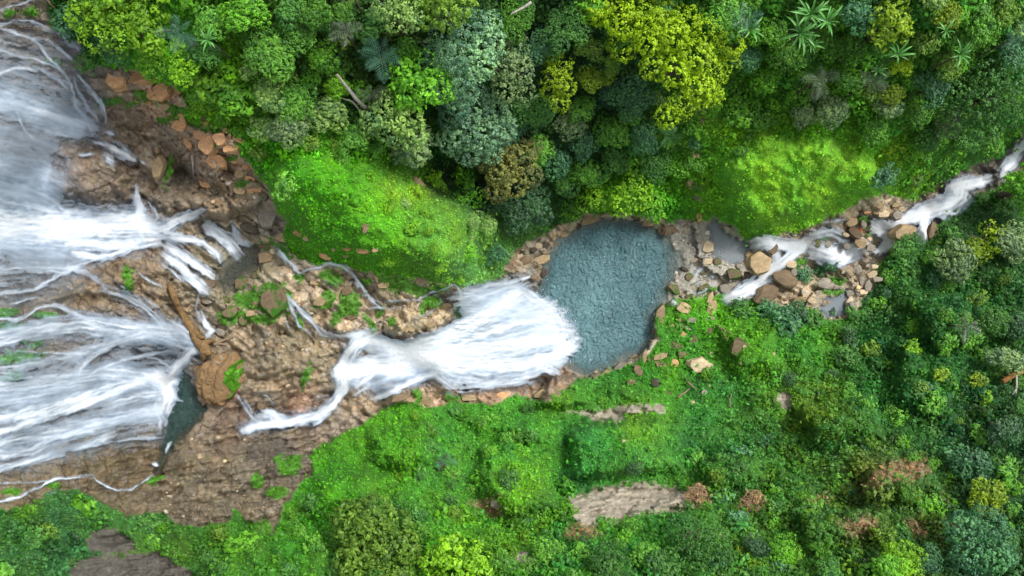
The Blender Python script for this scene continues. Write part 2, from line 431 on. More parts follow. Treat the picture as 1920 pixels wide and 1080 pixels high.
# ------------------------------------------------------------------ ground: one sheet out to the far hills
def ground_material():
    t = NT("gorge_ground")
    c = t.attr("col"); w = t.attr("wet")
    n1 = t.noise(3.5, 6, .65); n2 = t.noise(.6, 4)
    f = t.rmap(n1.outputs[0], .25, .75, .62, 1.38)
    f2 = t.rmap(n2.outputs[0], .3, .7, .88, 1.12)
    mm = t.n("ShaderNodeMath", operation='MULTIPLY'); t.l(f, mm.inputs[0]); t.l(f2, mm.inputs[1])
    b = t.bsdf(Base_Color=t.mul(c.outputs["Color"], mm.outputs[0]))
    t.l(t.rmap(w.outputs["Fac"], 0, 1, .9, .36), b.inputs["Roughness"])
    b.inputs["Specular IOR Level"].default_value = .45
    n3 = t.noise(5.5, 8, .7)
    tc = t.n("ShaderNodeTexCoord"); wn_ = t.noise(.9, 4, .6)
    wv = t.n("ShaderNodeVectorMath", operation='MULTIPLY_ADD')
    t.l(wn_.outputs["Color"], wv.inputs[0]); wv.inputs[1].default_value = (1.3, 1.3, 1.3); t.l(tc.outputs["Object"], wv.inputs[2])
    hgt = n3.outputs[0]
    for sc, wd, dp in ((.33, .035, 1.0), (.9, .03, .35)):           # joints in the rock
        vo = t.n("ShaderNodeTexVoronoi", feature='DISTANCE_TO_EDGE'); vo.inputs["Scale"].default_value = sc
        t.l(wv.outputs[0], vo.inputs["Vector"])
        ad = t.n("ShaderNodeMath", operation='ADD'); t.l(t.rmap(vo.outputs["Distance"], 0, wd, -dp, 0), ad.inputs[0]); t.l(hgt, ad.inputs[1]); hgt = ad.outputs[0]
    bp = t.n("ShaderNodeBump"); t.l(hgt, bp.inputs["Height"]); bp.inputs["Distance"].default_value = .16
    t.l(t.rmap(w.outputs["Fac"], 0, 1, .15, 1), bp.inputs["Strength"])
    t.l(bp.outputs[0], b.inputs["Normal"])
    return t.done(b.outputs[0])


def veg_colour(X, Y):
    c = blobmix(VEG, X, Y) * np.array([1.28, 1.03, 1.15])
    xm, ym = X * S, Y * S
    b = 1 + .35 * fbm(xm / 3, ym / 3, 3, 90) + .3 * fbm(xm / .9, ym / .9, 2, 93)
    y = fbm(xm / 4, ym / 4, 3, 97)
    c = c * b[..., None]
    c = c * np.stack([1 + .45 * y, 1 + .1 * y, 1 - .5 * y], -1)
    return np.clip(c, .002, .9)


def rock_colour(X, Y, moss, grey):
    xm, ym = X * S, Y * S
    c = blobmix(RCK, X, Y)
    _, c1 = worley(xm / 3.2 + .3 * fbm(xm, ym, 2, 3), ym / 2.2, 2)
    _, c2 = worley(xm / 1.25 + .25 * fbm(xm * 2, ym * 2, 2, 8), ym / 0.85, 6)
    b = 1 + .35 * (c1 - .5) + .2 * (c2 - .5) + .45 * fbm(xm / 1.6, ym / 1.1, 4, 101)
    warm = fbm(xm / 2.2, ym / 2.2, 3, 104) + .35 * (c2 - .5)
    c = c * np.clip(b, .4, 1.7)[..., None] * np.stack([1 + .3 * warm, 1 + .08 * warm, 1 - .3 * warm], -1)
    olive = sstep(.05, .45, fbm(xm / 1.5, ym / 1.5, 4, 111))[..., None] * .45
    c = c * (1 - olive) + lin((92, 92, 42)) * olive
    g = np.clip(grey, 0, 1)[..., None]
    gc = lin((122, 113, 100)) * (1 + .6 * fbm(xm / 3.2 + .3 * ym, ym / .45, 4, 115))[..., None]
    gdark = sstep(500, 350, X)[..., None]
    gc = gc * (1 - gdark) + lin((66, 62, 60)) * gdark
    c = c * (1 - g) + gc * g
    c = c * 1.6; lum = (c @ np.array([.25, .65, .1]))[..., None]
    pale = sstep(.12, .55, fbm(xm / .9, ym / .6, 3, 118) + .5 * (c2[..., None][..., 0] - .5))[..., None] * .5
    c = (c * .55 + lum * .45) * np.array([1.03, 1.0, .89])
    return c * (1 - pale) + (lum * 1.25 + .05) * np.array([1.08, 1, .86]) * pale


def build_ground():
    ext_l = [-7000, -3500, -1800, -1000, -600, -350]
    xs = np.concatenate([ext_l, gx_in, [2270, 2600, 3100, 3900, 5500, 9000]])
    ys = np.concatenate([[-8000, -4000, -2000, -1100, -600, -320], gy_in, [1400, 1700, 2200, 3100, 5000, 9000]])
    X, Y = np.meshgrid(xs, ys)
    Z = H(X, Y)
    out = np.maximum(np.maximum(-200 - X, X - 2120), np.maximum(-170 - Y, Y - 1250)).clip(0) * S
    C = np.cumsum(np.cumsum(np.pad(Hm, ((26, 25), (26, 25)), 'edge'), 0), 1)     # far ground: smoothed edge heights
    Hs = (C[51:, 51:] - C[:-51, 51:] - C[51:, :-51] + C[:-51, :-51]) / 2601.0
    Hs = np.pad(Hs, ((0, Hm.shape[0] - Hs.shape[0]), (0, Hm.shape[1] - Hs.shape[1])), 'edge')
    f = sstep(0, 9, out); Z = Z * (1 - f) + samp(Hs, X, Y) * f
    Z = Z + 6 * (fbm(X * S / 40, Y * S / 40, 3, 120) + .2) * np.minimum(out / 40, 1)
    wx, wy = world_at(X, Y, Z)
    V = np.stack([wx, wy, Z], -1).reshape(-1, 3)
    rk, gr, dr, ms = (samp(A, X, Y) for A in (ROCKM, GREYM, DRYM, MOSSM))
    bare = np.clip(rk + gr, 0, 1)
    vc = veg_colour(X, Y)
    soil = np.stack([.6 + 0 * X, .62 + 0 * X, .7 + 0 * X], -1)
    c = vc * soil
    d = dr[..., None] * .85
    c = c * (1 - d) + lin((150, 120, 92)) * d
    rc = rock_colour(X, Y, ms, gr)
    # gravel bank and shallow bed at the pool outlet
    gv = sstep(30, -20, sdf([(1255,430),(1320,425),(1400,455),(1400,500),(1330,530),(1250,540),(1240,480)], X, Y))[..., None]
    peb = (1 + .5 * fbm(X * S / .5, Y * S / .5, 2, 130))[..., None]
    rc = rc * (1 - .8 * gv) + lin((168, 165, 156)) * peb * .8 * gv
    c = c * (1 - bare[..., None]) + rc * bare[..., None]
    m = (ms * rk)[..., None] * .92
    mc = lin((66, 130, 18)) * (1 + .4 * fbm(X * S / .8, Y * S / .8, 3, 133))[..., None]
    c = c * (1 - m) + mc * m
    dp = sdf(POOL, X, Y)
    c = np.where((dp < 0)[..., None], c * .5 + .5 * lin((120, 118, 104)), c)
    wet = rk * (1 - .7 * ms)
    nx, ny = len(xs), len(ys)
    idx = np.arange(nx * ny).reshape(ny, nx)
    F = np.stack([idx[1:, :-1], idx[1:, 1:], idx[:-1, 1:], idx[:-1, :-1]], -1).reshape(-1, 4)
    me = mesh_np("ground", V, F, ground_material(), True, {"col": np.clip(c, .002, .9).reshape(-1, 3)}, {"wet": wet.ravel()})
    return struct(link("ground", me))


build_ground()
# ------------------------------------------------------------------ water
# every stroke is one run of water: (points, full width, strength)
UPPER = [
([(-40,34),(0,20),(20,12),(48,4),(70,-8)],9,.7),([(-40,56),(0,47),(30,40),(55,41),(80,52),(97,64)],11,.62),([(58,38),(85,50),(102,60)],5,.6),
([(101,52),(120,68),(137,82),(150,92)],19,.72),([(0,54),(25,60),(60,72),(90,78),(115,95),(138,114)],10,.7),
([(60,75),(75,85),(82,100),(95,112),(110,125),(122,140),(132,160),(138,182),(152,196)],9,.75),([(-30,90),(10,98),(45,108),(70,112),(95,122),(112,132)],8,.65),
([(-40,142),(0,138),(20,130),(45,127),(68,134)],9,.75),([(70,126),(90,140),(112,152),(130,170)],7,.5),
([(137,132),(150,150),(165,165),(178,180),(190,195),(197,213),(199,228)],13,.85),([(138,145),(146,172),(160,192),(166,206)],9,.55),([(163,200),(176,214),(186,228)],9,.6),
([(137,185),(146,205),(160,222),(174,242)],15,.8),([(-60,176),(0,186),(45,202),(90,213),(130,230),(168,243)],46,.62),([(-60,150),(0,160),(55,178)],26,.4),
([(20,192),(80,210),(120,222),(155,238)],15,.7),([(33,211),(38,230),(48,245),(62,258)],5,.75),([(55,232),(100,245),(146,252)],24,.45),([(-60,236),(0,250),(60,262),(100,275)],44,.3),
([(198,246),(217,253)],13,.75),([(174,264),(192,271)],13,.85),([(148,291),(178,288)],8,.85),([(203,272),(222,283),(250,297)],28,.95),([(198,293),(216,308)],18,.9),([(265,303),(272,306)],9,1),
([(-60,292),(30,312),(95,334)],60,.38),([(-60,340),(40,360),(100,378)],50,.5),([(-60,366),(0,374),(60,386),(102,398)],14,.8),([(-60,384),(0,394),(70,400)],10,.6),
([(-60,412),(20,424),(80,424),(150,420),(220,422),(272,420)],66,1.0),([(-60,430),(0,440),(90,446),(150,446)],54,.75),
([(255,352),(257,372),(262,392),(267,418)],17,1),([(258,385),(264,405),(268,425)],26,.9),([(66,384),(80,395),(95,389),(106,383)],8,.65),([(98,372),(112,388),(135,398)],9,.7),
([(262,424),(290,432),(315,425),(335,412),(360,404),(378,398)],24,1),([(270,420),(310,440),(340,450)],24,.9),
([(130,455),(200,462),(250,457),(295,452)],24,.95),([(138,474),(180,482),(214,479),(255,464)],15,.95),([(-60,474),(0,460),(60,474),(130,484)],56,.45),
([(-60,508),(0,508),(60,502),(120,507),(180,490),(205,478)],24,.6),([(70,540),(110,516),(145,500)],11,.75),([(128,499),(165,514),(190,530),(196,542)],13,.7),
([(258,508),(275,525),(304,537)],8,.7),([(208,522),(225,535),(242,546)],7,.6),([(-60,528),(10,530),(70,522)],26,.35),
([(325,443),(355,449),(380,455),(405,475),(412,492)],17,.95),([(388,426),(410,440),(430,455),(448,478)],30,1),([(434,417),(440,435),(450,455),(472,463)],15,.85),([(443,428),(458,448),(466,462)],7,.6),
([(315,462),(345,480),(375,500),(398,518)],22,1),([(308,478),(340,500),(365,525),(388,543)],20,1),([(298,490),(320,506),(342,527)],9,.75),([(340,516),(370,538),(386,552)],14,.9),
([(376,548),(366,572),(372,602)],7,.65),([(378,588),(385,605),(398,620),(388,634)],19,.9),([(283,420),(297,408),(290,392),(276,374)],4,.6),([(278,378),(288,396),(304,406),(326,416)],3.5,.75),
([(198,543),(240,560),(270,575),(295,597),(312,622)],24,.78),([(230,545),(270,560),(300,580)],10,.45),([(-40,556),(20,548),(60,545),(88,533)],11,.6),([(20,571),(50,562),(72,557)],7,.7),
([(-40,602),(0,598),(30,600),(55,590),(70,578),(100,571),(142,586)],9,.75),([(70,577),(50,596),(30,602)],5,.6),
([(-60,644),(0,636),(50,622),(100,612),(150,606),(200,615),(250,620),(314,622)],38,.85),([(-60,622),(10,625),(60,612),(110,600)],20,.45),([(105,573),(150,590),(200,600),(260,610),(318,614)],16,.6),
([(135,662),(180,655),(220,640),(270,627),(320,640),(372,652)],24,.75),([(150,692),(160,680),(180,665),(204,653)],12,.8),([(40,660),(100,662),(150,664),(168,659)],5,.7),
([(-60,692),(20,690),(80,680),(140,670),(156,680),(144,707)],26,.65),([(168,702),(190,690),(230,675),(280,665),(322,658)],7,.75),([(268,668),(295,674),(320,690)],4,.55),
([(325,612),(345,625),(365,640),(374,656)],26,.75),([(-60,742),(0,726),(60,720),(140,710),(200,700),(260,705),(318,722)],44,.7),([(-60,768),(0,752),(80,738),(150,724)],34,.55),
([(-60,812),(0,786),(80,770),(160,745),(220,725),(280,710),(322,716)],26,.95),([(-60,838),(0,812),(60,790),(130,770),(200,742),(265,716)],15,1),
([(-60,852),(20,826),(120,810),(200,790),(308,770)],34,.7),([(120,798),(220,785),(306,765)],26,.6),([(200,760),(260,745),(312,742)],34,.75),
([(-60,882),(0,852),(60,845),(110,820),(180,802)],24,.78),([(-60,902),(0,880),(60,865),(110,850),(160,835),(214,814)],17,.85),([(140,842),(200,830),(250,821),(302,822)],10,.45),
([(-60,952),(0,941),(40,930),(70,915),(100,898),(150,895),(174,890)],8,.9),([(-40,911),(20,905),(70,905),(104,899)],5,.65),
([(171,890),(185,903),(200,912),(220,920),(245,918),(265,906),(289,889)],5,1),([(85,927),(105,922),(118,916)],3,.5),
([(300,706),(312,720),(316,742),(308,764)],38,1),([(318,706),(340,682),(358,662),(372,652)],24,1),([(290,760),(306,790),(304,810)],16,.7),
([(310,850),(320,828)],11,.85),([(289,870),(296,872)],13,1),([(322,742),(336,750),(345,752)],7,.7)]
UPPER = [([(-60,90),(40,120),(120,160),(190,220)],110,.17), ([(-60,250),(60,262),(110,300)],110,.24), ([(-60,420),(60,425),(160,432),(280,432)],120,0.42),([(-60,350),(60,365),(115,388)],100,0.43),([(-60,480),(60,490),(170,500)],90,0.23),([(-60,640),(80,625),(200,615),(345,632)],90,0.30),
([(-60,740),(100,720),(220,690),(350,676)],120,0.30),([(-60,800),(100,765),(220,735),(318,738)],120,0.33),([(-60,870),(60,850),(180,815),(306,792)],90,0.30),([(-60,200),(60,205),(165,238)],84,0.43),
([(-60,300),(40,310),(100,322)],100,0.36),([(-40,120),(50,150),(140,185)],90,0.23),([(-40,60),(60,85),(140,110)],60,0.17),([(-60,560),(40,555),(120,540)],70,0.19)] + UPPER
LOWER = [
([(518,462),(530,480),(545,496),(562,512)],11,.9),([(560,513),(580,505),(600,500),(612,494)],9,.85),([(608,494),(640,500),(662,517)],11,.85),([(642,494),(655,503),(662,512)],5,.7),([(660,514),(670,530),(685,550),(700,565),(714,577)],13,.95),
([(690,578),(712,577),(740,578),(762,574)],5,.75),([(720,567),(760,562),(782,565),(805,550),(830,545),(852,535),(862,545),(864,556)],6,.8),([(815,552),(835,560),(852,558)],5,.6),([(775,596),(800,590),(820,575),(830,562)],3.5,.7),
([(540,558),(550,570),(570,590),(590,610),(605,625),(630,632)],14,.92),([(541,562),(550,590),(560,610),(582,626)],8,.88),([(531,588),(535,605),(547,624)],3.5,.75),([(596,630),(640,632),(660,628)],7,.7),([(600,535),(614,540),(625,530),(640,534)],3,.6),
([(455,806),(480,800),(500,795),(530,795),(562,785)],17,.95),([(453,748),(468,775),(486,792)],14,.9),([(443,741),(452,752)],5,.8),([(485,735),(500,745),(517,762)],6,.95),([(488,774),(510,776),(522,792)],24,.9),([(462,814),(480,800)],10,.85),([(500,770),(530,782),(548,792)],14,.8),
([(555,792),(600,776),(625,756),(640,735),(650,712)],23,1),([(582,802),(605,786),(630,765)],12,.8),([(586,745),(600,745),(615,742)],4,.7),([(640,722),(641,692),(652,670),(667,645),(692,634)],34,1),([(654,630),(682,622)],12,.95),
([(680,640),(720,641),(760,652),(802,657)],22,1),([(648,690),(700,690),(740,690),(802,680)],32,1),([(770,664),(800,670),(852,680)],50,1),([(668,724),(700,702),(722,688)],11,.8),([(700,722),(740,706),(775,694)],22,.6),
([(706,748),(750,728),(782,710),(815,700)],14,1),([(662,742),(692,725)],7,.85),([(660,715),(672,735)],12,.5),
([(775,650),(830,635),(880,608),(930,578),(972,556)],38,1),([(852,562),(900,550),(942,540),(976,530),(992,522)],40,.72),([(980,524),(995,518)],8,1),
([(800,660),(860,638),(920,608),(1000,588),(1032,600)],64,.80),([(815,675),(900,664),(980,648),(1062,626)],46,.9),([(820,680),(900,682),(980,680),(1042,668),(1078,640)],36,.92),([(850,672),(930,640),(1000,620),(1055,612)],30,.84),([(860,690),(940,690),(1010,676),(1070,650)],26,.86),
([(830,690),(900,706),(980,700),(1036,684)],48,.74),([(818,700),(850,726),(900,722),(960,716),(1005,704)],32,.72),([(890,566),(960,570),(1010,585),(1052,606)],64,.68),([(880,590),(960,590),(1030,606)],40,.66),
([(985,548),(1020,572),(1046,594),(1058,618),(1054,650)],20,.95),([(1040,660),(1062,645),(1082,636)],13,1),([(1052,600),(1064,604)],9,.9)]
LOWER = [([(820,672),(900,655),(980,630),(1052,618)],140,.5), ([(640,700),(700,685),(800,674)],46,1), ([(700,650),(760,662),(820,668)],40,1), ([(800,668),(900,655),(1000,638),(1060,640)],30,1), ([(830,660),(900,632),(960,606),(1020,596)],20,.98), ([(860,560),(930,556),(990,560)],56,.4), ([(650,636),(700,640),(770,662)],50,.5), ([(650,705),(720,702),(800,690)],64,.5), ([(690,735),(740,722),(790,704)],40,.4), ([(455,805),(520,790),(600,775)],40,.4)] + LOWER
import random as _rd
_q = _rd.Random(4)
for _k in range(60):                                  # the feathered front of the fan
    _t = _k / 59; _a = math.radians(-62 + 108 * _t)
    _ex, _ey = 962 + 104 * math.cos(_a) + (12 if 0.55 < _t < .75 else 0), 638 + 88 * math.sin(_a)
    _l = _q.uniform(14, 46); _o = _q.uniform(-7, 15)
    _dx, _dy = math.cos(_a * .55 + .06), math.sin(_a * .55 + .06)
    LOWER.append(([(_ex - _dx * _l, _ey - _dy * _l), (_ex - _dx * _l * .4, _ey - _dy * _l * .4 + _q.uniform(-2, 2)), (_ex + _dx * _o, _ey + _dy * _o)], _q.uniform(4, 11), _q.uniform(.55, .95)))
RAPID = [
([(1368,558),(1395,545),(1420,530),(1447,510)],28,1),([(1440,512),(1470,490),(1500,465),(1512,453)],19,1),([(1412,458),(1440,454),(1470,460),(1500,460)],22,1),([(1438,460),(1455,480),(1456,494)],14,.95),
([(1526,440),(1560,434),(1582,445)],18,.9),([(1543,417),(1584,413)],7,1),([(1528,472),(1560,480),(1595,475),(1612,464)],36,1),([(1578,492),(1600,470)],17,1),
([(1640,430),(1660,440),(1665,455),(1650,472)],20,1),([(1640,472),(1670,462),(1692,458)],11,1),([(1638,416),(1660,425),(1700,410),(1722,400)],17,1),([(1698,412),(1725,400),(1747,394)],30,1),
([(1735,398),(1735,425),(1723,452)],20,1),([(1745,395),(1780,384),(1800,370),(1806,348)],38,.97),([(1778,352),(1810,345),(1850,338)],22,1),([(1880,322),(1895,305),(1910,285),(1938,256)],25,.92),([(1876,334),(1888,328)],6,.8),
([(1515,455),(1545,445),(1600,462),(1640,450)],26,.16),([(1850,338),(1880,330)],22,.14),([(1300,556),(1320,545),(1340,530)],6,.75),([(1303,518),(1312,505)],10,.85),([(1330,522),(1338,517)],7,.8),([(1260,562),(1268,572)],10,.9),([(1345,428),(1350,434)],7,.6),([(1300,535),(1318,525)],7,.4)]


def water_density(strokes, X, Y):
    wx = X + 3.5 * fbm(X / 16, Y / 12, 3, 201); wy = Y + 2.6 * fbm(X / 22, Y / 12, 3, 207)
    keep = np.zeros(X.shape); white = np.zeros(X.shape)
    for si, (pts, w, st) in enumerate(strokes):
        if strokes is RAPID and st > .5: w = w * 1.25
        p = np.array(pts, float); hw = w * (.5 if w >= 14 else .43)
        m = hw * 1.7 + 6
        i0, i1 = np.searchsorted(X[0], [p[:, 0].min() - m, p[:, 0].max() + m])
        j0, j1 = np.searchsorted(Y[:, 0], [p[:, 1].min() - m, p[:, 1].max() + m])
        if i1 <= i0 or j1 <= j0: continue
        x, y = wx[j0:j1, i0:i1], wy[j0:j1, i0:i1]
        best = np.full(x.shape, 1e9); s = np.zeros(x.shape); off = np.zeros(x.shape); acc = 0.0
        seg = np.diff(p, axis=0); L = np.hypot(*seg.T); tot = L.sum()
        for k in range(len(seg)):
            t = ((x - p[k, 0]) * seg[k, 0] + (y - p[k, 1]) * seg[k, 1]) / (L[k] ** 2 + 1e-9)
            t = np.clip(t, 0, 1)
            dx, dy = x - p[k, 0] - t * seg[k, 0], y - p[k, 1] - t * seg[k, 1]
            d = np.hypot(dx, dy); b = d < best
            best = np.where(b, d, best); s = np.where(b, acc + t * L[k], s)
            off = np.where(b, (seg[k, 0] * dy - seg[k, 1] * dx) / (L[k] + 1e-9), off); acc += L[k]
        q = best / hw
        edge = fbm(s / 18 + si * 5.1, off / 5, 3, 210)
        prof = sstep(1.3, .15, q + .55 * edge)
        # filaments drawn out along the run
        f1 = fbm(s / 85 + si * 3.7, off / 4.6 + si, 3, 215)
        f2 = fbm(s / 48 + si * 1.7, off / 2.1, 2, 219)
        thin = 1 if w < 14 else 0
        f3 = fbm(s / 14 + si * 2.3, off / 3.5 + 3 * si, 2, 223)
        mist = w >= 40 and st < .7
        bold = max(st - .86, 0) * 2.6
        if mist:
            m1 = fbm(s / 110 + si, off / 11 + si, 3, 226); streak = .85 + .8 * m1 + .35 * f1; wh = .50 + .6 * m1 + .4 * f1 + .2 * f2
        elif thin:
            streak = .70 + .8 * f1 + .7 * f2 + .5 * f3; wh = .70 + .5 * f1 + .5 * f2 + .3 * f3
        else:
            f4 = fbm(s / 60 + si * .7, off / 1.25 + si, 2, 229); streak = .62 + 1.0 * f1 + .7 * f2 + .25 * f4 + bold; wh = .52 + .8 * f1 + .65 * f2 + .25 * f4 + bold * .8
        if strokes is RAPID and st > .5: wh = wh + .18 + .3 * f3; streak = streak + .12 + .3 * f3
        ends = sstep(0, min(16, tot * .3), s) * sstep(0, min(16, tot * .3), tot - s) * .5 + .5
        val = st * prof * np.clip(streak, 0, 1.3) * ends
        wv = np.clip(prof * st * wh, 0, 1)
        white[j0:j1, i0:i1] = np.maximum(white[j0:j1, i0:i1], wv)
        keep[j0:j1, i0:i1] = 1 - (1 - keep[j0:j1, i0:i1]) * (1 - np.clip(val, 0, 1))
    return keep, white


def white_water_material():
    t = NT("white_water")
    a = t.attr("foam")
    n = t.noise(4, 5, .6)
    col = t.mix(t.rmap(t.attr("white").outputs["Fac"], .14, .98, 0, 1), (.35, .46, .60), (.69, .72, .755))
    b = t.bsdf(Base_Color=col, Roughness=.45)
    b.inputs["Specular IOR Level"].default_value = .3
    t.l(t.bump(n.outputs[0], .3, .08), b.inputs["Normal"])
    t.l(t.rmap(a.outputs["Fac"], .03, .88, 0, 1), b.inputs["Alpha"])
    return t.done(b.outputs[0])


WHITE = white_water_material()


def soften(A, k, n=3):
    for _ in range(n):
        for ax in (0, 1):
            c = np.cumsum(np.concatenate([np.repeat(np.take(A, [0], ax), k + 1, ax), A, np.repeat(np.take(A, [-1], ax), k, ax)], ax), ax)
            m = A.shape[ax]
            A = (np.take(c, range(2 * k + 1, 2 * k + 1 + m), ax) - np.take(c, range(0, m), ax)) / (2 * k + 1)
    return A


def swell(A, k):
    for ax in (0, 1):
        B = A.copy()
        for d in range(1, k + 1):
            B = np.maximum(B, np.maximum(np.roll(A, d, ax), np.roll(A, -d, ax)))
        A = B
    return A


_fan = sstep(800, 880, XI) * sstep(1130, 1100, XI) * sstep(490, 520, YI) * sstep(790, 760, YI)
HSOFT = soften(swell(Hm, 3), 3) * (1 - _fan) + (soften(swell(Hm, 6), 9) + .2) * _fan


def build_white(name, strokes, x0, x1, y0, y1, step, floor=None, lift=.1):
    xs = np.arange(x0, x1, step); ys = np.arange(y0, y1, step)
    X, Y = np.meshgrid(xs, ys)
    W, WH = (soften(q, 1, 1) for q in water_density(strokes, X, Y))
    Z = samp(HSOFT, X, Y)
    if floor is not None: Z = np.maximum(Z, floor(X, Y))
    Z = np.where(W > .3, np.maximum(Z, H(X, Y) - .02), np.minimum(Z, H(X, Y) + .25))
    Z = Z + .25 * samp(_fan, X, Y) * fbm(X / 30, Y / 9, 3, 240) * W
    Z = Z + lift + .05 * W + .03 * W * fbm(X * S / .5, Y * S / .35, 2, 230)
    wx, wy = world_at(X, Y, Z)
    V = np.stack([wx, wy, Z], -1).reshape(-1, 3)
    ny, nx = X.shape
    idx = np.arange(nx * ny).reshape(ny, nx)
    F = np.stack([idx[1:, :-1], idx[1:, 1:], idx[:-1, 1:], idx[:-1, :-1]], -1).reshape(-1, 4)
    w = W.ravel()
    F = F[w[F].max(1) > .05]
    used = np.unique(F); mp = np.zeros(len(V), np.int64); mp[used] = np.arange(len(used))
    me = mesh_np(name, V[used], mp[F], WHITE, True, None, {"foam": w[used], "white": WH.ravel()[used]})
    return struct(link(name, me))


def pool_floor(X, Y):
    return np.where(sdf(UPOOL, X, Y) < 4, 9.25, np.where(sdf(MPOOL, X, Y) < 4, 10.0, -50))


build_white("upper_waterfall", UPPER, -70, 480, -20, 985, 1.25, pool_floor)
build_white("lower_waterfall", LOWER, 440, 1096, 455, 820, 1.3, lambda X, Y: np.where(sdf(POOL, X, Y) < 8, .02, -50))
build_white("stream_rapids", RAPID, 1240, 1945, 240, 590, 1.5, lambda X, Y: np.where(sdf(GPOOL, X, Y) < 5, .12, -50))


def pool_material(name, deep, shallow, spec=1.0, bscale=1.9, bdist=.55, rough=.07):
    t = NT(name)
    d = t.attr("depth")
    n1 = t.noise(bscale, 3, .6); n1.inputs["Distortion"].default_value = 1.2
    n2 = t.noise(bscale * 3.2, 3, .6)
    big = t.noise(.16, 3)
    ad = t.n("ShaderNodeMath", operation='MULTIPLY_ADD'); t.l(n2.outputs[0], ad.inputs[0]); ad.inputs[1].default_value = .45; t.l(n1.outputs[0], ad.inputs[2])
    col = t.mix(t.rmap(big.outputs[0], .35, .68, 0, 1), deep, shallow)
    b = t.bsdf(Base_Color=col, Roughness=rough)
    b.inputs["Specular IOR Level"].default_value = spec
    b.inputs["IOR"].default_value = 1.45
    t.l(t.bump(ad.outputs[0], 1.0, bdist), b.inputs["Normal"])
    t.l(d.outputs["Fac"], b.inputs["Alpha"])
    return t.done(b.outputs[0])


def build_pool(name, poly, level, mat, step, chop, soft, amin, shoal=None):
    p = np.array(poly, float)
    xs = np.arange(p[:, 0].min() - 24, p[:, 0].max() + 24, step); ys = np.arange(p[:, 1].min() - 24, p[:, 1].max() + 24, step)
    X, Y = np.meshgrid(xs, ys)
    d = -sdf(poly, X + 5 * fbm(X / 20, Y / 20, 2, 301), Y + 5 * fbm(X / 20, Y / 20, 2, 302))
    xm, ym = X * S, Y * S
    u = xm + .5 * fbm(xm / 1.5, ym / 1.5, 2, 310); v = ym + .5 * fbm(xm / 1.5, ym / 1.5, 2, 312)
    r1 = np.clip(np.abs(perlin((u + v) / .62, (v - u) / 1.25, 303)) * 4.5, 0, 1.6) - .8
    r2 = np.clip(np.abs(perlin(u / .6, v / .8, 306)) * 4, 0, 1.4) - .7
    Z = level + chop * (.6 * np.clip(r1, -1, 1) * .5 + .4 * r2 * .5) * sstep(-5, 25, d)
    wx, wy = world_at(X, Y, Z)
    dep = amin + (1 - amin) * sstep(-4, soft, d + 6 * fbm(X / 25, Y / 25, 3, 320))
    if shoal is not None: dep = dep * shoal(X, Y)
    V = np.stack([wx, wy, Z], -1).reshape(-1, 3)
    ny, nx = X.shape; idx = np.arange(nx * ny).reshape(ny, nx)
    F = np.stack([idx[1:, :-1], idx[1:, 1:], idx[:-1, 1:], idx[:-1, :-1]], -1).reshape(-1, 4)
    F = F[(d.ravel()[F] > -18).all(1)]
    used = np.unique(F); mp = np.zeros(len(V), np.int64); mp[used] = np.arange(len(used))
    me = mesh_np(name, V[used], mp[F], mat, True, None, {"depth": dep.ravel()[used]})
    return struct(link(name, me))


build_pool("plunge_pool_water", POOL, 0.0, pool_material("pool_teal", (.10, .22, .25), (.18, .35, .385)), 1.2, .38, 34, .35,
           lambda X, Y: .3 + .7 * sstep(1300, 1215, X - .12 * (Y - 480)))
build_pool("ledge_pool_water", UPOOL, 9.25, pool_material("pool_dark_teal", (.016, .055, .045), (.03, .085, .075)), 1.6, .12, 22, .3)
build_pool("shallow_pool_water", MPOOL, 10.0, pool_material("pool_clear", (.10, .11, .09), (.16, .17, .13), .6), 1.6, .1, 30, .25)
build_pool("grey_shallows_water", GPOOL, .12, pool_material("shallow_grey", (.17, .20, .22), (.22, .25, .27), .5, 2.5, .1, .2), 2.0, .04, 10, .6)
build_pool("still_pond_water", POND, -.25, pool_material("still_grey", (.15, .18, .20), (.20, .24, .28), .9, .6, .03, .03), 2.0, .01, 8, .6)


# drops and foam flecks thrown out in front of the fan
def foam_flecks():
    r = np.random.default_rng(71); n = 420
    a = np.radians(r.uniform(-70, 48, n)); d = r.exponential(4.5, n)
    px = 966 + (102 + d) * np.cos(a); py = 640 + (90 + d) * np.sin(a)
    ok = sdf(POOL, px, py) < -3; px, py = px[ok], py[ok]; n = len(px)
    zz = .12 + .35 * r.random(n)
    x, y = world_at(px, py, zz)
    s = .03 * np.exp(.45 * r.normal(size=n))
    C = np.stack([x, y, zz], -1)
    D = np.array([(1, 0, 0), (0, 1, 0), (-1, 0, 0), (0, -1, 0), (0, 0, .6), (0, 0, -.6)], float)
    V = (C[:, None] + D[None] * s[:, None, None] * (1 + .5 * r.random((n, 6, 1)))).reshape(-1, 3)
    T = np.array([(0, 1, 4), (1, 2, 4), (2, 3, 4), (3, 0, 4), (1, 0, 5), (2, 1, 5), (3, 2, 5), (0, 3, 5)])
    F = (np.arange(n)[:, None, None] * 6 + T[None]).reshape(-1, 3)
    t = NT("foam_white"); b = t.bsdf(Base_Color=(.78, .8, .82), Roughness=.6)
    struct(link("foam", mesh_np("foam", V, F, t.done(b.outputs[0]), True)), 'stuff')


foam_flecks()
# ------------------------------------------------------------------ leaves
def unit(v):
    return v / (np.linalg.norm(v, axis=-1, keepdims=True) + 1e-9)


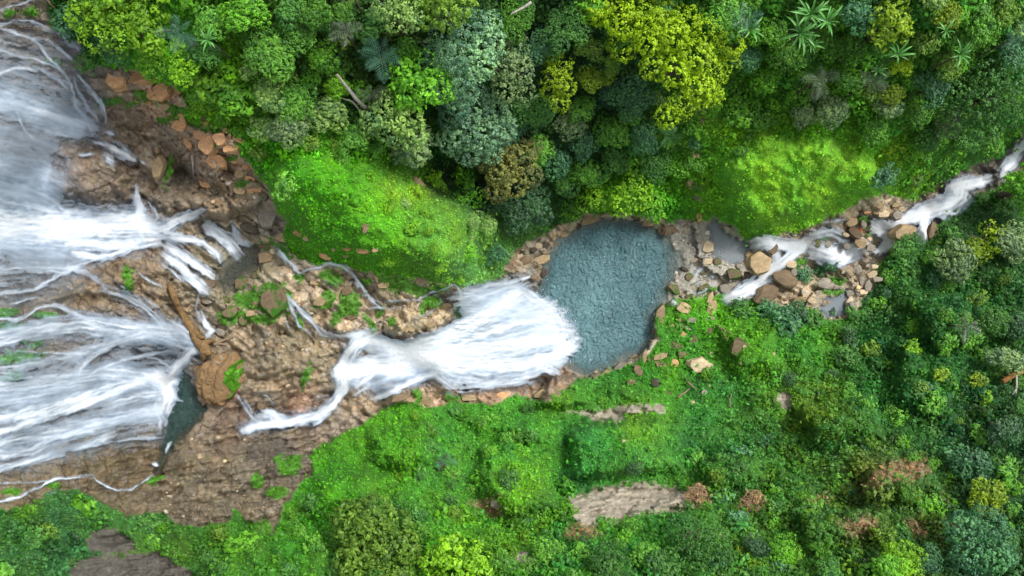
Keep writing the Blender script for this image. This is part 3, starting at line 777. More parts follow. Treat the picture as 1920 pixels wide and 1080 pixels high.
def leaves(P, N, size, aspect, r, fold=.25):
    """one bent four-cornered leaf per point, its face turned to N"""
    n = len(P)
    R = r.normal(size=(n, 3))
    T = unit(R - (R * N).sum(1, keepdims=True) * N)
    B = np.cross(N, T)
    s = (size if np.ndim(size) else np.full(n, size))[:, None]
    w = s * aspect * .5
    dz = -N * s * fold * .5
    v = np.stack([P - T * s * .5 + dz * .6, P - B * w + T * s * .05 , P + T * s * .5 + dz, P + B * w + T * s * .05], 1)
    F = np.arange(n * 4).reshape(n, 4)[:, ::-1]
    return v.reshape(-1, 3), F


def leaf_material(name, base, attr="tone", spread=.42, gloss=.35, rough=.5, vary=.25):
    t = NT(name)
    if attr == "col":
        col = t.attr("col").outputs["Color"]
    else:
        a = t.attr("tone")
        b = np.array(base)
        dark = tuple(b * (1 - spread) * np.array([.8, .95, 1.15])); light = tuple(np.clip(b * (1 + spread) * np.array([1.2, 1.02, .8]) if name != 'leaf_yellow' else b * 1.3, 0, 1))
        col = t.mix(a.outputs["Fac"], dark, light)
        oi = t.n("ShaderNodeObjectInfo")
        col = t.mul(col, t.rmap(oi.outputs["Random"], 0, 1, 1 - vary, 1 + vary))
    b = t.bsdf(Base_Color=col, Roughness=rough)
    b.inputs["Specular IOR Level"].default_value = gloss
    tr = t.n("ShaderNodeBsdfTranslucent"); t.l(col, tr.inputs["Color"])
    mx = t.n("ShaderNodeMixShader"); mx.inputs[0].default_value = .22
    t.l(b.outputs[0], mx.inputs[1]); t.l(tr.outputs[0], mx.inputs[2])
    return t.done(mx.outputs[0])


LEAFC = {  # leaf colours, linear
    "lime": (.21, .48, .018), "yellow": (.40, .52, .012), "yellow_olive": (.25, .33, .025), "bright": (.10, .38, .02), "mid": (.075, .26, .03), "deep": (.045, .155, .035),
    "dark": (.028, .09, .04), "teal": (.04, .16, .085), "blue": (.12, .28, .17), "grey": (.12, .23, .10), "pale": (.20, .36, .10), "brown": (.20, .20, .06),
    "olive": (.11, .22, .03), "straw": (.34, .24, .15), "rust": (.20, .12, .04), "moss": (.13, .33, .02)}
LEAFC = {k: tuple(np.array(v) * np.array({'blue': [1.75, 1.6, 1.45], 'grey': [1.6, 1.5, 1.4], 'teal': [1.7, 1.5, 1.15], 'yellow': [.86, 1.0, 1], 'bright': [1.2, 1.0, 1.3], 'lime': [.95, .98, 1.2], 'mid': [1.5, 1.3, 1.4], 'olive': [1.25, 1.35, 1.2], 'moss': [1.15, 1.2, 1.15], 'pale': [1.15, 1.2, 1.2], 'yellow_olive': [.85, 1.12, 1], 'straw': [1, 1, 1], 'brown': [1.05, 1.25, 1.2], 'dark': [1.6, 1.6, 1.35], 'deep': [1.7, 1.6, 1.4]}.get(k, [1.4, 1.2, 1.15]))) for k, v in LEAFC.items()}
LEAFM = {k: leaf_material("leaf_" + k, v, gloss=.6 if k in ("blue", "teal", "grey", "dark") else .35) for k, v in LEAFC.items()}
COLW = {"lime": "lime green", "yellow": "yellow", "yellow_olive": "olive yellow", "bright": "bright green", "mid": "mid green", "deep": "deep green", "dark": "very dark green",
        "teal": "dark teal", "blue": "blue green", "grey": "grey green", "pale": "pale green", "brown": "brown green", "olive": "olive green", "straw": "straw brown", "rust": "rusty brown", "moss": "mossy green"}


def crown(name, lobes, style, seed):
    """foliage of a crown: leaf tufts over every lobe (x, y, z, r)"""
    r = np.random.default_rng(seed)
    st = {"broccoli": (.30, 4.6, 13, .22, .62), "leafy": (.48, 2.3, 13, .40, .46), "fine": (.24, 7.5, 9, .17, .55), "big": (.55, 1.6, 9, .62, .42), "straw": (.35, 4.5, 12, .55, .1)}[style]
    fr, fd, kk, ls, asp = st
    PP, NN, TT, SS = [], [], [], []
    for (lx, ly, lz, lr) in lobes:
        m = max(6, int(fd * 2 * math.pi * lr * lr * 1.35))
        i = np.arange(m) + .5
        zz = 1 - i / m * 1.45
        ph = i * 2.39996 + r.random() * 6
        D = np.stack([np.sqrt(np.clip(1 - zz * zz, 0, 1)) * np.cos(ph), np.sqrt(np.clip(1 - zz * zz, 0, 1)) * np.sin(ph), zz], 1)
        D = unit(D + r.normal(scale=.16, size=D.shape))
        lump = 1 + .22 * fbm(D[:, 0] * 2.2 + lx, D[:, 1] * 2.2 + ly + D[:, 2], 2, seed % 50)
        C = np.array([lx, ly, lz]) + D * np.array([1, 1, .85]) * lr * lump[:, None] * (.86 + .2 * r.random((m, 1)))
        ft = np.clip(.5 + .2 * r.normal(size=m) + .17 * r.normal() + .35 * fbm(C[:, 0] / 1.3 + 5, C[:, 1] / 1.3, 2, 12), 0, 1)
        f = fr * (.7 + .6 * r.random(m))
        E = unit(r.normal(size=(m, kk, 3)) + 1.1 * D[:, None])
        P = C[:, None] + E * f[:, None, None] * (.55 + .5 * r.random((m, kk, 1)))
        N = unit(.8 * E + .35 * D[:, None] + np.array([0, 0, .35]) + .45 * r.normal(size=E.shape))
        PP.append(P.reshape(-1, 3)); NN.append(N.reshape(-1, 3))
        TT.append(np.clip(ft[:, None] + .16 * r.normal(size=(m, kk)), 0, 1).ravel()); SS.append((ls * r.uniform(.75, 1.35) * (.7 + .6 * r.random((m, kk)))).ravel())
    P, N, T, Sz = np.concatenate(PP), np.concatenate(NN), np.concatenate(TT), np.concatenate(SS)
    V, F = leaves(P, N, Sz, asp, r)
    return mesh_np(name, V, F, LEAFM["mid"], False, None, {"tone": np.repeat(T, 4)})


def dome_lobes(R, n, seed, spread=.68, lr=.40, flat=.55):
    """irregular crown: lobes grow out of one another"""
    r = random.Random(seed); out = [(0, 0, R * .12, R * lr * 1.05)]; ex, ea = r.uniform(.7, 1.0), r.uniform(0, 6.28)
    while len(out) < n + 1:
        b = r.choice(out); a = r.uniform(0, 6.28); l = R * lr * r.uniform(.45, 1.2); d = (b[3] + l) * r.uniform(.5, .8)
        x, y = b[0] + d * math.cos(a), b[1] + d * math.sin(a)
        u, v = x * math.cos(ea) + y * math.sin(ea), (y * math.cos(ea) - x * math.sin(ea)) / ex
        if math.hypot(u, v) + l * .6 > R * 1.04 or any(math.hypot(x - q[0], y - q[1]) < .42 * (l + q[3]) for q in out):
            if r.random() < .985: continue
        q = min(1, math.hypot(x, y) / R)
        out.append((x, y, R * flat * (.5 - q * q) * r.uniform(.5, 1.3), l))
    return out


# tube along points with radii
def tube(pts, rads, seg=7, seed=0, rough=0.0):
    p = np.array(pts, float); r = np.random.default_rng(seed); V = []; n = len(p)
    for i in range(n):
        d = unit((p[min(i + 1, n - 1)] - p[max(i - 1, 0)])[None])[0]
        a = np.cross(d, [0, 0, 1.0] if abs(d[2]) < .9 else [1.0, 0, 0]); a /= np.linalg.norm(a); b = np.cross(d, a)
        for k in range(seg):
            q = 2 * math.pi * k / seg; rr = rads[i] * (1 + rough * r.normal())
            V.append(p[i] + (a * math.cos(q) + b * math.sin(q)) * rr)
    F = [(i * seg + k, i * seg + (k + 1) % seg, (i + 1) * seg + (k + 1) % seg, (i + 1) * seg + k) for i in range(n - 1) for k in range(seg)]
    V += [p[0], p[-1]]
    F += [(n * seg, (k + 1) % seg, k, n * seg) for k in range(seg)] + [(n * seg + 1, (n - 1) * seg + k, (n - 1) * seg + (k + 1) % seg, n * seg + 1) for k in range(seg)]
    return np.array(V), F


def mesh_list(name, parts, mat, smooth=True):
    me = bpy.data.meshes.new(name); V, F, o = [], [], 0
    for v, f in parts:
        V += [tuple(x) for x in v]
        for q in f:
            q = list(dict.fromkeys(q)); F.append([i + o for i in q])
        o += len(v)
    me.from_pydata(V, [], F)
    for p in me.polygons: p.use_smooth = smooth
    me.materials.append(mat); me.update()
    return me


def bark_material(name, c1, c2, scale=3.0):
    t = NT(name); n = t.noise(scale, 6, .65); n.inputs["Distortion"].default_value = .8
    col = t.mix(t.rmap(n.outputs[0], .3, .7, 0, 1), c1, c2)
    b = t.bsdf(Base_Color=col, Roughness=.85); b.inputs["Specular IOR Level"].default_value = .2
    t.l(t.bump(n.outputs[0], .8, .06), b.inputs["Normal"])
    return t.done(b.outputs[0])


BARK = bark_material("bark_grey_brown", (.07, .055, .04), (.16, .13, .10))


def trunk_mesh(name, seed):
    """unit trunk from z=0 to z=1 with five limbs, scaled per tree"""
    r = random.Random(seed); parts = []
    b = [(0, 0, -.12)] + [(r.uniform(-.02, .02), r.uniform(-.02, .02), z) for z in (.2, .45, .7)] + [(0, 0, .92)]
    parts.append(tube(b, [.075, .06, .05, .042, .03], 8, seed))
    for k in range(5):
        a = k * 1.2566 + r.uniform(-.3, .3); z = .5 + .07 * k; q = r.uniform(.25, .4)
        parts.append(tube([(0, 0, z), (q * .4 * math.cos(a), q * .4 * math.sin(a), z + .16), (q * math.cos(a), q * math.sin(a), z + .34)], [.03, .022, .01], 6, k))
    return mesh_list(name, parts, BARK)


TRUNKS = [trunk_mesh("trunk", s) for s in range(3)]
STEM = mesh_list("stem", [tube([(0, 0, -.15), (.03, .02, .4), (0, 0, 1)], [.05, .04, .02], 6)] +
                 [tube([(0, 0, .3), (.2 * math.cos(a), .2 * math.sin(a), .7), (.35 * math.cos(a), .35 * math.sin(a), 1.05)], [.03, .02, .01], 5) for a in (0, 2.1, 4.2)], BARK)

BIG = {"broccoli": [crown("crown", dome_lobes(4.0, 17, s, .72, .34), "broccoli", s) for s in (1, 2, 3, 31)],
       "leafy": [crown("crown", dome_lobes(3.0, 13, s, .68, .38), "leafy", s) for s in (4, 5, 6, 32, 33)]}
SMALL = {"broccoli": [crown("foliage", dome_lobes(1.5, 6, s, .66, .46), "broccoli", s) for s in (11, 12)],
         "leafy": [crown("foliage", dome_lobes(1.5, 6, s, .66, .46), "leafy", s) for s in (13, 14, 15)],
         "fine": [crown("foliage", dome_lobes(1.3, 6, s, .66, .46), "fine", s) for s in (16, 17, 18)],
         "big": [crown("foliage", dome_lobes(1.5, 5, s, .6, .5), "big", s) for s in (19, 20)],
         "straw": [crown("foliage", dome_lobes(1.5, 5, 21, .6, .5, .4), "straw", 21)]}
BIGR = {"broccoli": 4.0, "leafy": 3.0}
SMR = {"broccoli": 1.5, "leafy": 1.5, "fine": 1.3, "big": 1.5, "straw": 1.5}

THINGS = []     # (object, px, py, size in pixels, colour words, kind words, own label or None, group)


def paint(o, mat):
    o.material_slots[0].link = 'OBJECT'; o.material_slots[0].material = mat


def thing_empty(name, loc, rz=0):
    o = bpy.data.objects.new(name, None); COL.objects.link(o)
    o.empty_display_size = .3; o.location = loc; o.rotation_euler = (0, 0, rz)
    return o


def plant(px, py, rpx, style, colour, big, hgt=None, label=None, mesh=None, R0=None, cat=None, name=None, flat=1.0, spin=True):
    rr = random.Random(int(px * 31 + py * 17))
    z0 = float(H(px, py)); r = rpx * S * (1 - z0 / HC)
    if hgt is None: hgt = (.9 * r + 1.0) if big else .55 * r
    zc = z0 + hgt
    for _ in range(4):
        x, y = world_at(px, py, zc); zg = float(ground_below(float(x), float(y))); zc = zg + hgt
    x, y = float(x), float(y); r = rpx * S * (1 - zc / HC)
    rz = rr.uniform(0, 6.28) if spin else 0
    nm = name or ("broadleaf_tree" if big else "shrub")
    root = thing_empty(nm, (x, y, zg), rz)
    if mesh is None:
        pool = (BIG if big else SMALL)[style]; mesh = rr.choice(pool); R0 = (BIGR if big else SMR)[style]
    sc = r / R0 * 1.06
    c = link("crown" if big else "foliage", mesh, root)
    c.location = (0, 0, hgt); c.scale = (sc * rr.uniform(.85, 1.2), sc * rr.uniform(.85, 1.2), sc * flat * rr.uniform(.85, 1.05)) if spin else (sc, sc, sc * flat)
    paint(c, LEAFM[colour])
    t = link("trunk" if big else "stem", rr.choice(TRUNKS) if big else STEM, root)
    ht = hgt * .78 if big else hgt + .1 * r
    t.scale = (1.6 * r if big else r * .8, 1.6 * r if big else r * .8, max(ht, .3))
    kind = {"broccoli": "dense rounded", "leafy": "loose leafy", "fine": "fine leaved", "big": "broad leaved", "straw": "dry twiggy"}[style]
    THINGS.append((root, px, py, rpx, COLW[colour], kind + (" tree" if big else " shrub"), label, None, cat or ("tree" if big else "shrub")))
    return root


def hero_crown(px, py, lobes_px, style, colour, hgt, seed, label, name="broadleaf_tree"):
    """a tree whose crown outline is its own: lobes given as (px, py, radius px, lift m)"""
    hgt *= .72; z0 = float(H(px, py)) + hgt; k = S * (1 - z0 / HC)
    sh = .86 if colour == 'yellow' else 1
    lob = [((lx - px) * k, (py - ly) * k, lz * 1.4, lr * k * sh) for lx, ly, lr, lz in lobes_px]
    me = crown("crown", lob, style, seed)
    return plant(px, py, 60, style, colour, True, hgt, label, me, 60 * k * 1.06, name=name, spin=False)


# ------------------------------------------------------------------ the trees one can point to
hero_crown(1270, 120, [(1120,15,36,.2),(1165,45,38,.8),(1205,30,36,.4),(1170,85,30,-.4),(1245,25,30,.2),(1280,50,34,.6),(1320,72,36,.8),(1365,85,32,.1),(1370,110,22,-.4),(1255,75,34,.9),
    (1215,80,30,.6),(1300,115,34,.9),(1335,140,30,.2),(1262,140,32,.6),(1225,125,26,.0),(1310,170,32,.3),(1280,195,28,-.2),(1255,215,24,-.6),(1340,175,22,-.5),(1160,20,22,.0),(1345,50,20,-.2),(1225,55,26,.9)],
    "broccoli", "yellow", 9, 101, "large spreading tree with a bright yellow lumpy crown")
hero_crown(1046, 148, [(1030,105,20,.0),(1052,125,22,.3),(1040,150,24,.5),(1058,165,22,.3),(1048,190,20,-.1),(1022,168,10,-.6)], "broccoli", "yellow", 7, 102,
    "narrow upright tree with a yellow crown left of the large yellow tree")
hero_crown(955, 312, [(915,300,24,-.1),(945,285,26,.3),(940,320,30,.4),(975,300,26,.3),(995,330,22,-.1),(960,345,26,.1),(930,358,20,-.3),(985,285,20,.0),(1003,275,14,-.4)], "broccoli", "brown", 8, 103,
    "tree with a brownish crown standing above the plunge pool")
hero_crown(1850, 180, [(1800,170,30,-.2),(1840,150,36,.4),(1880,150,34,.3),(1870,190,38,.5),(1830,200,36,.3),(1800,215,28,-.3),(1890,215,26,-.2),(1850,235,28,-.3),(1775,195,22,-.7)], "broccoli", "deep", 6, 104,
    "large dark green dome shaped tree at the right edge")
hero_crown(885, 100, [(840,70,34,.3),(880,60,34,.6),(915,85,30,.3),(860,105,36,.7),(900,120,32,.4),(825,105,26,-.1),(875,140,28,.1),(915,50,26,.0)], "broccoli", "blue", 9, 105,
    "big grey green tree with cauliflower like crown at the top centre")
hero_crown(895, 235, [(855,215,32,.3),(890,205,36,.7),(925,220,32,.4),(870,250,34,.5),(905,255,36,.6),(940,245,28,.1),(845,262,26,-.2),(880,285,24,-.3),(920,285,20,-.4)], "broccoli", "blue", 9, 106,
    "big blue green tree with cauliflower like crown above the brownish tree")
hero_crown(845, 165, [(820,120,24,.0),(850,150,26,.3),(870,175,26,.3),(835,170,24,.2),(815,140,20,-.2),(860,195,20,-.1)], "broccoli", "blue", 8, 107,
    "smaller blue green tree wedged between the two big blue green crowns")
hero_crown(835, 20, [(790,10,30,.1),(825,5,32,.5),(860,20,30,.3),(835,40,28,.2),(800,40,24,-.1),(870,-5,24,0)], "broccoli", "olive", 9, 108, "olive green lumpy tree at the top edge left of the grey green tree")
hero_crown(742, 22, [(725,15,24,.2),(755,12,26,.4),(745,38,24,.1),(770,35,18,-.2)], "broccoli", "pale", 9, 109, "pale green lumpy tree at the top edge beside the olive tree")
hero_crown(955, 130, [(930,85,26,.1),(960,90,26,.3),(945,125,30,.5),(970,140,28,.4),(950,165,26,.2),(980,175,22,-.1)], "broccoli", "grey", 8, 110, "grey green tree with a faint pink flush between the blue green and yellow trees")
hero_crown(235, 45, [(165,30,30,.1),(205,20,34,.6),(250,30,36,.7),(285,20,28,.2),(190,65,28,.2),(230,70,30,.3),(270,65,26,.1),(285,85,16,-.3),(170,0,28,.1),(230,-8,30,.3)], "leafy", "lime", 5, 111,
    "yellow green leafy tree beside the top of the upper waterfall")
hero_crown(1830, 1015, [(1800,990,30,.2),(1835,980,34,.5),(1865,1005,30,.3),(1850,1035,34,.4),(1810,1035,32,.3),(1885,1045,24,-.2),(1795,1060,22,-.2),(1830,1065,24,.0)], "broccoli", "teal", 6, 112,
    "large dark teal rounded tree near the bottom right corner")
hero_crown(1668, 45, [(1655,30,18,.2),(1678,20,18,.3),(1672,48,22,.5),(1650,60,16,.0),(1690,58,16,.0),(1660,75,12,-.2)], "leafy", "yellow_olive", 6, 113, "yellow leafy tree left of the small yellow bush at the top right")
hero_crown(1912, 360, [(1895,345,18,.1),(1920,335,22,.4),(1910,370,24,.5),(1935,370,24,.4),(1925,395,18,.0)], "leafy", "bright", 6, 114, "bright green leafy tree beside the stream at the right edge")
hero_crown(1855, 450, [(1850,428,14,.1),(1868,438,12,.1),(1862,458,14,.2),(1852,472,8,-.1)], "leafy", "yellow", 4, 115, "small yellow leafy tree on the dark slope below the right end of the stream")
hero_crown(790, 150, [(765,140,26,.2),(800,130,28,.4),(820,165,26,.2),(785,170,30,.4),(760,180,24,.0),(745,150,18,-.2)], "leafy", "bright", 7, 116, "bright green leafy tree left of the smaller blue green tree")
hero_crown(735, 222, [(705,225,26,.2),(735,210,28,.4),(765,225,26,.3),(740,245,26,.2),(775,255,22,-.1),(690,240,18,-.2)], "leafy", "pale", 7, 117, "light green leafy tree below the bare dead branch")
hero_crown(775, 270, [(755,265,22,.1),(785,260,24,.3),(780,290,24,.2),(755,290,18,-.1),(795,285,16,0)], "leafy", "grey", 6, 118, "grey green leafy tree above the bright mossy knoll")
hero_crown(700, 1005, [(665,975,34,.2),(705,965,34,.4),(740,985,30,.2),(690,1010,36,.5),(725,1025,36,.4),(670,1045,34,.2),(760,1030,26,-.1),(710,1065,34,.2)], "leafy", "olive", 4, 119, "wide olive green leafy tree at the bottom edge")
hero_crown(850, 1045, [(820,1040,24,.1),(850,1020,26,.3),(885,1035,26,.3),(860,1060,30,.4),(895,1065,26,.1)], "leafy", "lime", 4, 120, "lime green leafy tree at the bottom edge right of the wide olive tree")
hero_crown(1300, 1010, [(1270,985,26,.1),(1300,1000,32,.4),(1335,1010,28,.2),(1280,1035,30,.3),(1320,1045,30,.3),(1350,1040,20,-.1)], "fine", "deep", 4, 121, "dark green fine leaved tree at the bottom edge right of centre")

T = [ # other trees: px, py, radius, style, colour
(460,28,36,"leafy","bright"),(505,95,42,"leafy","mid"),(555,60,34,"leafy","mid"),(600,110,36,"leafy","bright"),(590,25,32,"leafy","mid"),(630,165,26,"leafy","moss"),(500,180,36,"leafy","pale"),
(555,190,34,"leafy","mid"),(612,215,34,"leafy","pale"),(400,40,34,"leafy","mid"),(385,95,30,"leafy","deep"),(545,240,32,"leafy","grey"),(660,265,26,"leafy","mid"),
(1060,55,44,"broccoli","deep"),(960,35,44,"broccoli","mid"),(1010,85,34,"broccoli","teal"),(1000,205,36,"broccoli","deep"),(960,230,34,"broccoli","teal"),(1175,182,44,"broccoli","teal"),
(1105,95,26,"broccoli","olive"),(1118,148,30,"broccoli","yellow_olive"),(1145,125,22,"broccoli","olive"),(1090,205,30,"broccoli","mid"),(1010,280,26,"leafy","mid"),(990,10,26,"broccoli","deep"),
(1360,28,38,"leafy","mid"),(1440,70,30,"leafy","bright"),(1480,110,36,"leafy","mid"),(1435,150,28,"leafy","bright"),(1610,35,36,"leafy","teal"),(1555,80,26,"leafy","mid"),(1590,95,30,"leafy","mid"),
(1762,38,24,"leafy","yellow_olive"),(1745,165,30,"leafy","teal"),(1660,205,28,"leafy","grey"),(1715,20,30,"leafy","pale"),(1835,40,34,"leafy","mid"),(1900,95,28,"leafy","teal"),(1880,20,26,"leafy","olive"),
(1720,215,26,"leafy","mid"),(1560,210,28,"leafy","grey"),(1505,215,26,"leafy","grey"),(1690,125,18,"leafy","yellow"),(1672,180,18,"leafy","yellow_olive"),(1100,330,32,"leafy","mid"),(1055,345,30,"leafy","deep"),
(1000,385,34,"leafy","dark"),(1040,300,28,"leafy","teal"),(1150,300,28,"leafy","deep"),(1095,270,28,"leafy","teal"),(1145,245,28,"leafy","mid"),(1205,260,28,"leafy","teal"),(1230,310,26,"leafy","deep"),
(1070,235,26,"leafy","grey"),(960,400,30,"leafy","dark"),(1900,455,30,"leafy","grey"),(1790,490,34,"leafy","grey"),(1825,470,26,"leafy","yellow_olive"),(1905,610,28,"leafy","dark"),(1890,670,32,"leafy","grey"),
(1860,600,28,"leafy","deep"),(1700,460,24,"leafy","deep"),(1690,1055,34,"leafy","lime"),(1740,1050,26,"leafy","teal"),(1650,1060,30,"leafy","bright"),(1880,800,30,"leafy","dark"),(1820,870,34,"leafy","teal"),
(1850,930,28,"leafy","yellow_olive"),(1470,1030,26,"leafy","bright"),(1540,1060,26,"leafy","deep"),(1410,1020,26,"leafy","dark"),(910,1010,30,"leafy","bright"),(940,1060,26,"leafy","mid"),(1030,1030,30,"leafy","mid"),
(1140,1050,34,"leafy","deep"),(1200,1020,30,"leafy","mid"),(1240,1060,30,"leafy","deep"),(1180,985,22,"leafy","mid"),(885,420,14,"leafy","pale"),(915,422,16,"leafy","pale"),(930,480,22,"leafy","teal"),
(610,40,22,"leafy","deep"),(540,20,30,"leafy","deep"),(700,60,30,"leafy","deep"),(760,95,26,"leafy","mid"),(650,40,22,"leafy","mid"),(1180,215,24,"leafy","mid"),(1400,110,24,"leafy","teal"),(1640,240,28,"leafy","mid"),
(1590,150,24,"leafy","mid"),(1780,230,26,"leafy","grey"),(1740,260,24,"leafy","deep"),(1860,270,24,"leafy","mid"),(1820,265,24,"leafy","deep"),(1805,70,24,"leafy","mid"),(1780,120,26,"leafy","olive")]
for a in T: plant(*a, True)

# named shrubs
B = [(135,30,34,"fine","teal",None),(210,92,36,"fine","teal","dark teal fine leaved shrub below the yellow green tree by the waterfall"),(165,112,24,"fine","deep",None),
(405,155,46,"leafy","moss",None),(440,185,40,"leafy","bright",None),(380,190,30,"fine","moss",None),(290,110,40,"fine","moss",None),(340,130,34,"fine","lime",None),(470,130,18,"leafy","pale","pale grey leafy shrub among green trees at the upper left"),
(622,55,20,"fine","bright","vivid green round shrub in the dark gap near the palms"),(920,132,10,"leafy","yellow","tiny yellow bush perched between blue green crowns"),(1300,270,18,"fine","teal",None),(1255,262,16,"leafy","mid",None),
(1180,365,44,"fine","lime",None),(1220,385,36,"fine","bright",None),(1120,375,30,"fine","lime",None),(1070,395,24,"fine","bright",None),(1415,945,26,"straw","straw","round dry brown bush on the lower right slope"),
(1300,932,26,"straw","straw","flattened dry brown bush at the right end of the grey rock slab"),(1595,635,22,"fine","dark","dark round shrub alone in the bright green slope under the still pond"),(1568,617,8,"leafy","bright","tiny bright shrub"),
(1478,712,16,"fine","dark","dark small shrub on the slope right of the pale boulder"),(1560,700,12,"fine","dark",None),(1190,875,18,"fine","dark","dark blue green shrub just above the grey rock slab"),(1503,928,12,"fine","bright",None),
(1430,615,18,"fine","bright","rounded bright green shrub below the brown slab by the rapids"),(1392,580,20,"leafy","deep",None),(1475,600,24,"leafy","teal",None),(1500,590,22,"leafy","dark",None),(1440,580,20,"leafy","teal",None),(1525,600,18,"leafy","deep",None),
(1505,515,14,"leafy","teal",None),(1560,495,12,"leafy","teal",None),(1540,505,12,"leafy","teal",None),(1660,330,22,"leafy","teal","dark teal shrub on the edge of the domed knoll above the rapids"),(1560,585,8,"leafy","dark",None),
(1750,870,14,"leafy","bright",None),(1787,945,10,"leafy","bright",None),(1665,1030,14,"leafy","bright",None),(1690,650,14,"leafy","lime",None),(1812,598,10,"leafy","bright",None),(1755,700,12,"leafy","yellow_olive",None),(1833,712,14,"leafy","yellow_olive",None),
(1850,750,12,"leafy","lime",None),(1385,1035,10,"leafy","yellow_olive",None),(1865,700,12,"leafy","mid",None),(1600,590,14,"leafy","deep",None)]
for px, py, r, st, c, lb in B: plant(px, py, r, st, c, False, None, lb if lb and lb != "tiny bright shrub" else None, flat=.8 if st != "straw" else .6)

rk_ = random.Random(5)
for _ in range(34):                       # low bushes growing over the right half of the bright knoll
    px, py = rk_.uniform(700, 890), rk_.uniform(320, 520)
    if sdf(MOUND, np.array([px]), np.array([py]))[0] > -8 or rk_.random() > (px - 640) / 240: continue
    plant(px, py, rk_.uniform(9, 20), rk_.choice(["leafy", "fine", "fine"]), rk_.choice(["moss", "lime", "pale", "moss", "bright"]), False, None, None, flat=.6)
for _ in range(8):
    px, py = rk_.uniform(1360, 1640), rk_.uniform(250, 330)
    plant(px, py, rk_.uniform(9, 17), "fine", rk_.choice(["moss", "lime", "lime"]), False, None, None, flat=.6)

# the slope shrubs, picked by a Poisson draw over the green ground
taken = [(t[1], t[2], t[3]) for t in THINGS] + [(680, 420, 160), (1490, 330, 110)]
rs = random.Random(11)


def region_palette(px, py):
    if py < 400 and px > 420 and not (1330 < px < 1700 and py > 230): return ["mid", "mid", "bright", "deep", "mid", "olive", "pale", "bright"], (16, 30)
    if px > 1560 and py > 440: return ["deep", "mid", "mid", "deep", "teal", "olive", "mid", "bright"], (12, 22)
    if px > 1240 and py > 800: return ["mid", "deep", "olive", "mid", "teal", "bright"], (12, 22)
    if py > 940: return ["mid", "deep", "bright", "olive"], (14, 24)
    if py > 740 and px > 780 and px < 1000 and py < 960: return ["mid", "deep", "bright"], (10, 18)
    if px < 420 and py < 200: return ["bright", "mid", "lime"], (12, 22)
    return ["moss", "bright", "mid"], (8, 13)


cnt = 0
for _ in range(9000):
    if cnt >= 205: break
    px, py = rs.uniform(0, 1920), rs.uniform(0, 1080)
    if samp(ROCKM, px, py) > .05 or samp(GREYM, px, py) > .05 or samp(DRYM, px, py) > .3: continue
    pal, (a, b) = region_palette(px, py)
    if pal[0] == "moss" and rs.random() > .12: continue
    if 1000 < px < 1300 and 770 < py < 900 and rs.random() > .2: continue
    r = rs.uniform(a, b)
    if samp(ROCKM, px + r, py) > .1 or samp(ROCKM, px - r, py) > .1 or samp(ROCKM, px, py + r) > .1 or samp(ROCKM, px, py - r) > .1: continue
    if any((px - q[0]) ** 2 + (py - q[1]) ** 2 < (.72 * (r + q[2])) ** 2 for q in taken): continue
    taken.append((px, py, r)); cnt += 1
    plant(px, py, r, rs.choice(["leafy", "leafy", "fine", "big", "broccoli"]), rs.choice(pal), False, None, None, flat=.8)


# ------------------------------------------------------------------ palms and strap-leaved plants
def frond_mesh(name, L, arch, n, ll, seed, mat, droop=.5):
    r = np.random.default_rng(seed); P = []
    for i in range(9):
        t = i / 8; P.append((L * t * (1 - .12 * t), 0, arch * L * (.9 * t - droop * 2 * t * t)))
    parts = [tube(P, [.03 * L / 2 * (1 - .8 * i / 8) for i in range(9)], 4)]
    P = np.array(P)
    for k in range(n):
        t = .12 + .86 * k / (n - 1); f = t * 8; i = min(int(f), 7); p = P[i] + (P[i + 1] - P[i]) * (f - i)
        l = ll * math.sin(math.pi * min(.18 + .8 * t, .97)) * (1 + .1 * r.normal())
        for sd in (-1, 1):
            d = np.array([.55, sd * .85, -.15 + .1 * r.normal()]); e = p + d * l; w = np.array([.03 * L / 2, 0, .01])
            m = p + d * l * .45 + np.array([0, 0, .06 * l])
            parts.append(([p, m - w, e + (0, 0, -.12 * l), m + w], [(0, 1, 2, 3) if sd < 0 else (3, 2, 1, 0)]))
    return mesh_list(name, parts, mat, False)


def strap_mesh(name, L, w, arch, droop, mat):
    V, F = [], []
    for i in range(8):
        t = i / 7; ww = w * (1 - t) ** .6 * (.6 + .9 * min(t * 3, 1)) * .5 if t < 1 else .004
        x, z = L * t * (1 - .15 * t), arch * L * (t - droop * t * t)
        V += [(x, -ww, z + ww * .5), (x, 0, z - ww * .2), (x, ww, z + ww * .5)]
    for i in range(7):
        for k in range(2): F.append((i * 3 + k, i * 3 + 3 + k, i * 3 + 4 + k, i * 3 + 1 + k)[::-1])
    return mesh_list(name, [(V, F)], mat, True)


def plain_leaf(name, c, gloss=.5, rough=.4):
    t = NT(name); n = t.noise(1.2, 3); oi = t.n("ShaderNodeObjectInfo")
    col = t.mul(t.mul(t.n("ShaderNodeRGB").outputs[0], 1.0), t.rmap(n.outputs[0], .3, .7, .75, 1.25))
    t.t.nodes["RGB"].outputs[0].default_value = (*c, 1)
    col = t.mul(col, t.rmap(oi.outputs["Random"], 0, 1, .75, 1.3))
    b = t.bsdf(Base_Color=col, Roughness=rough); b.inputs["Specular IOR Level"].default_value = gloss
    return t.done(b.outputs[0])


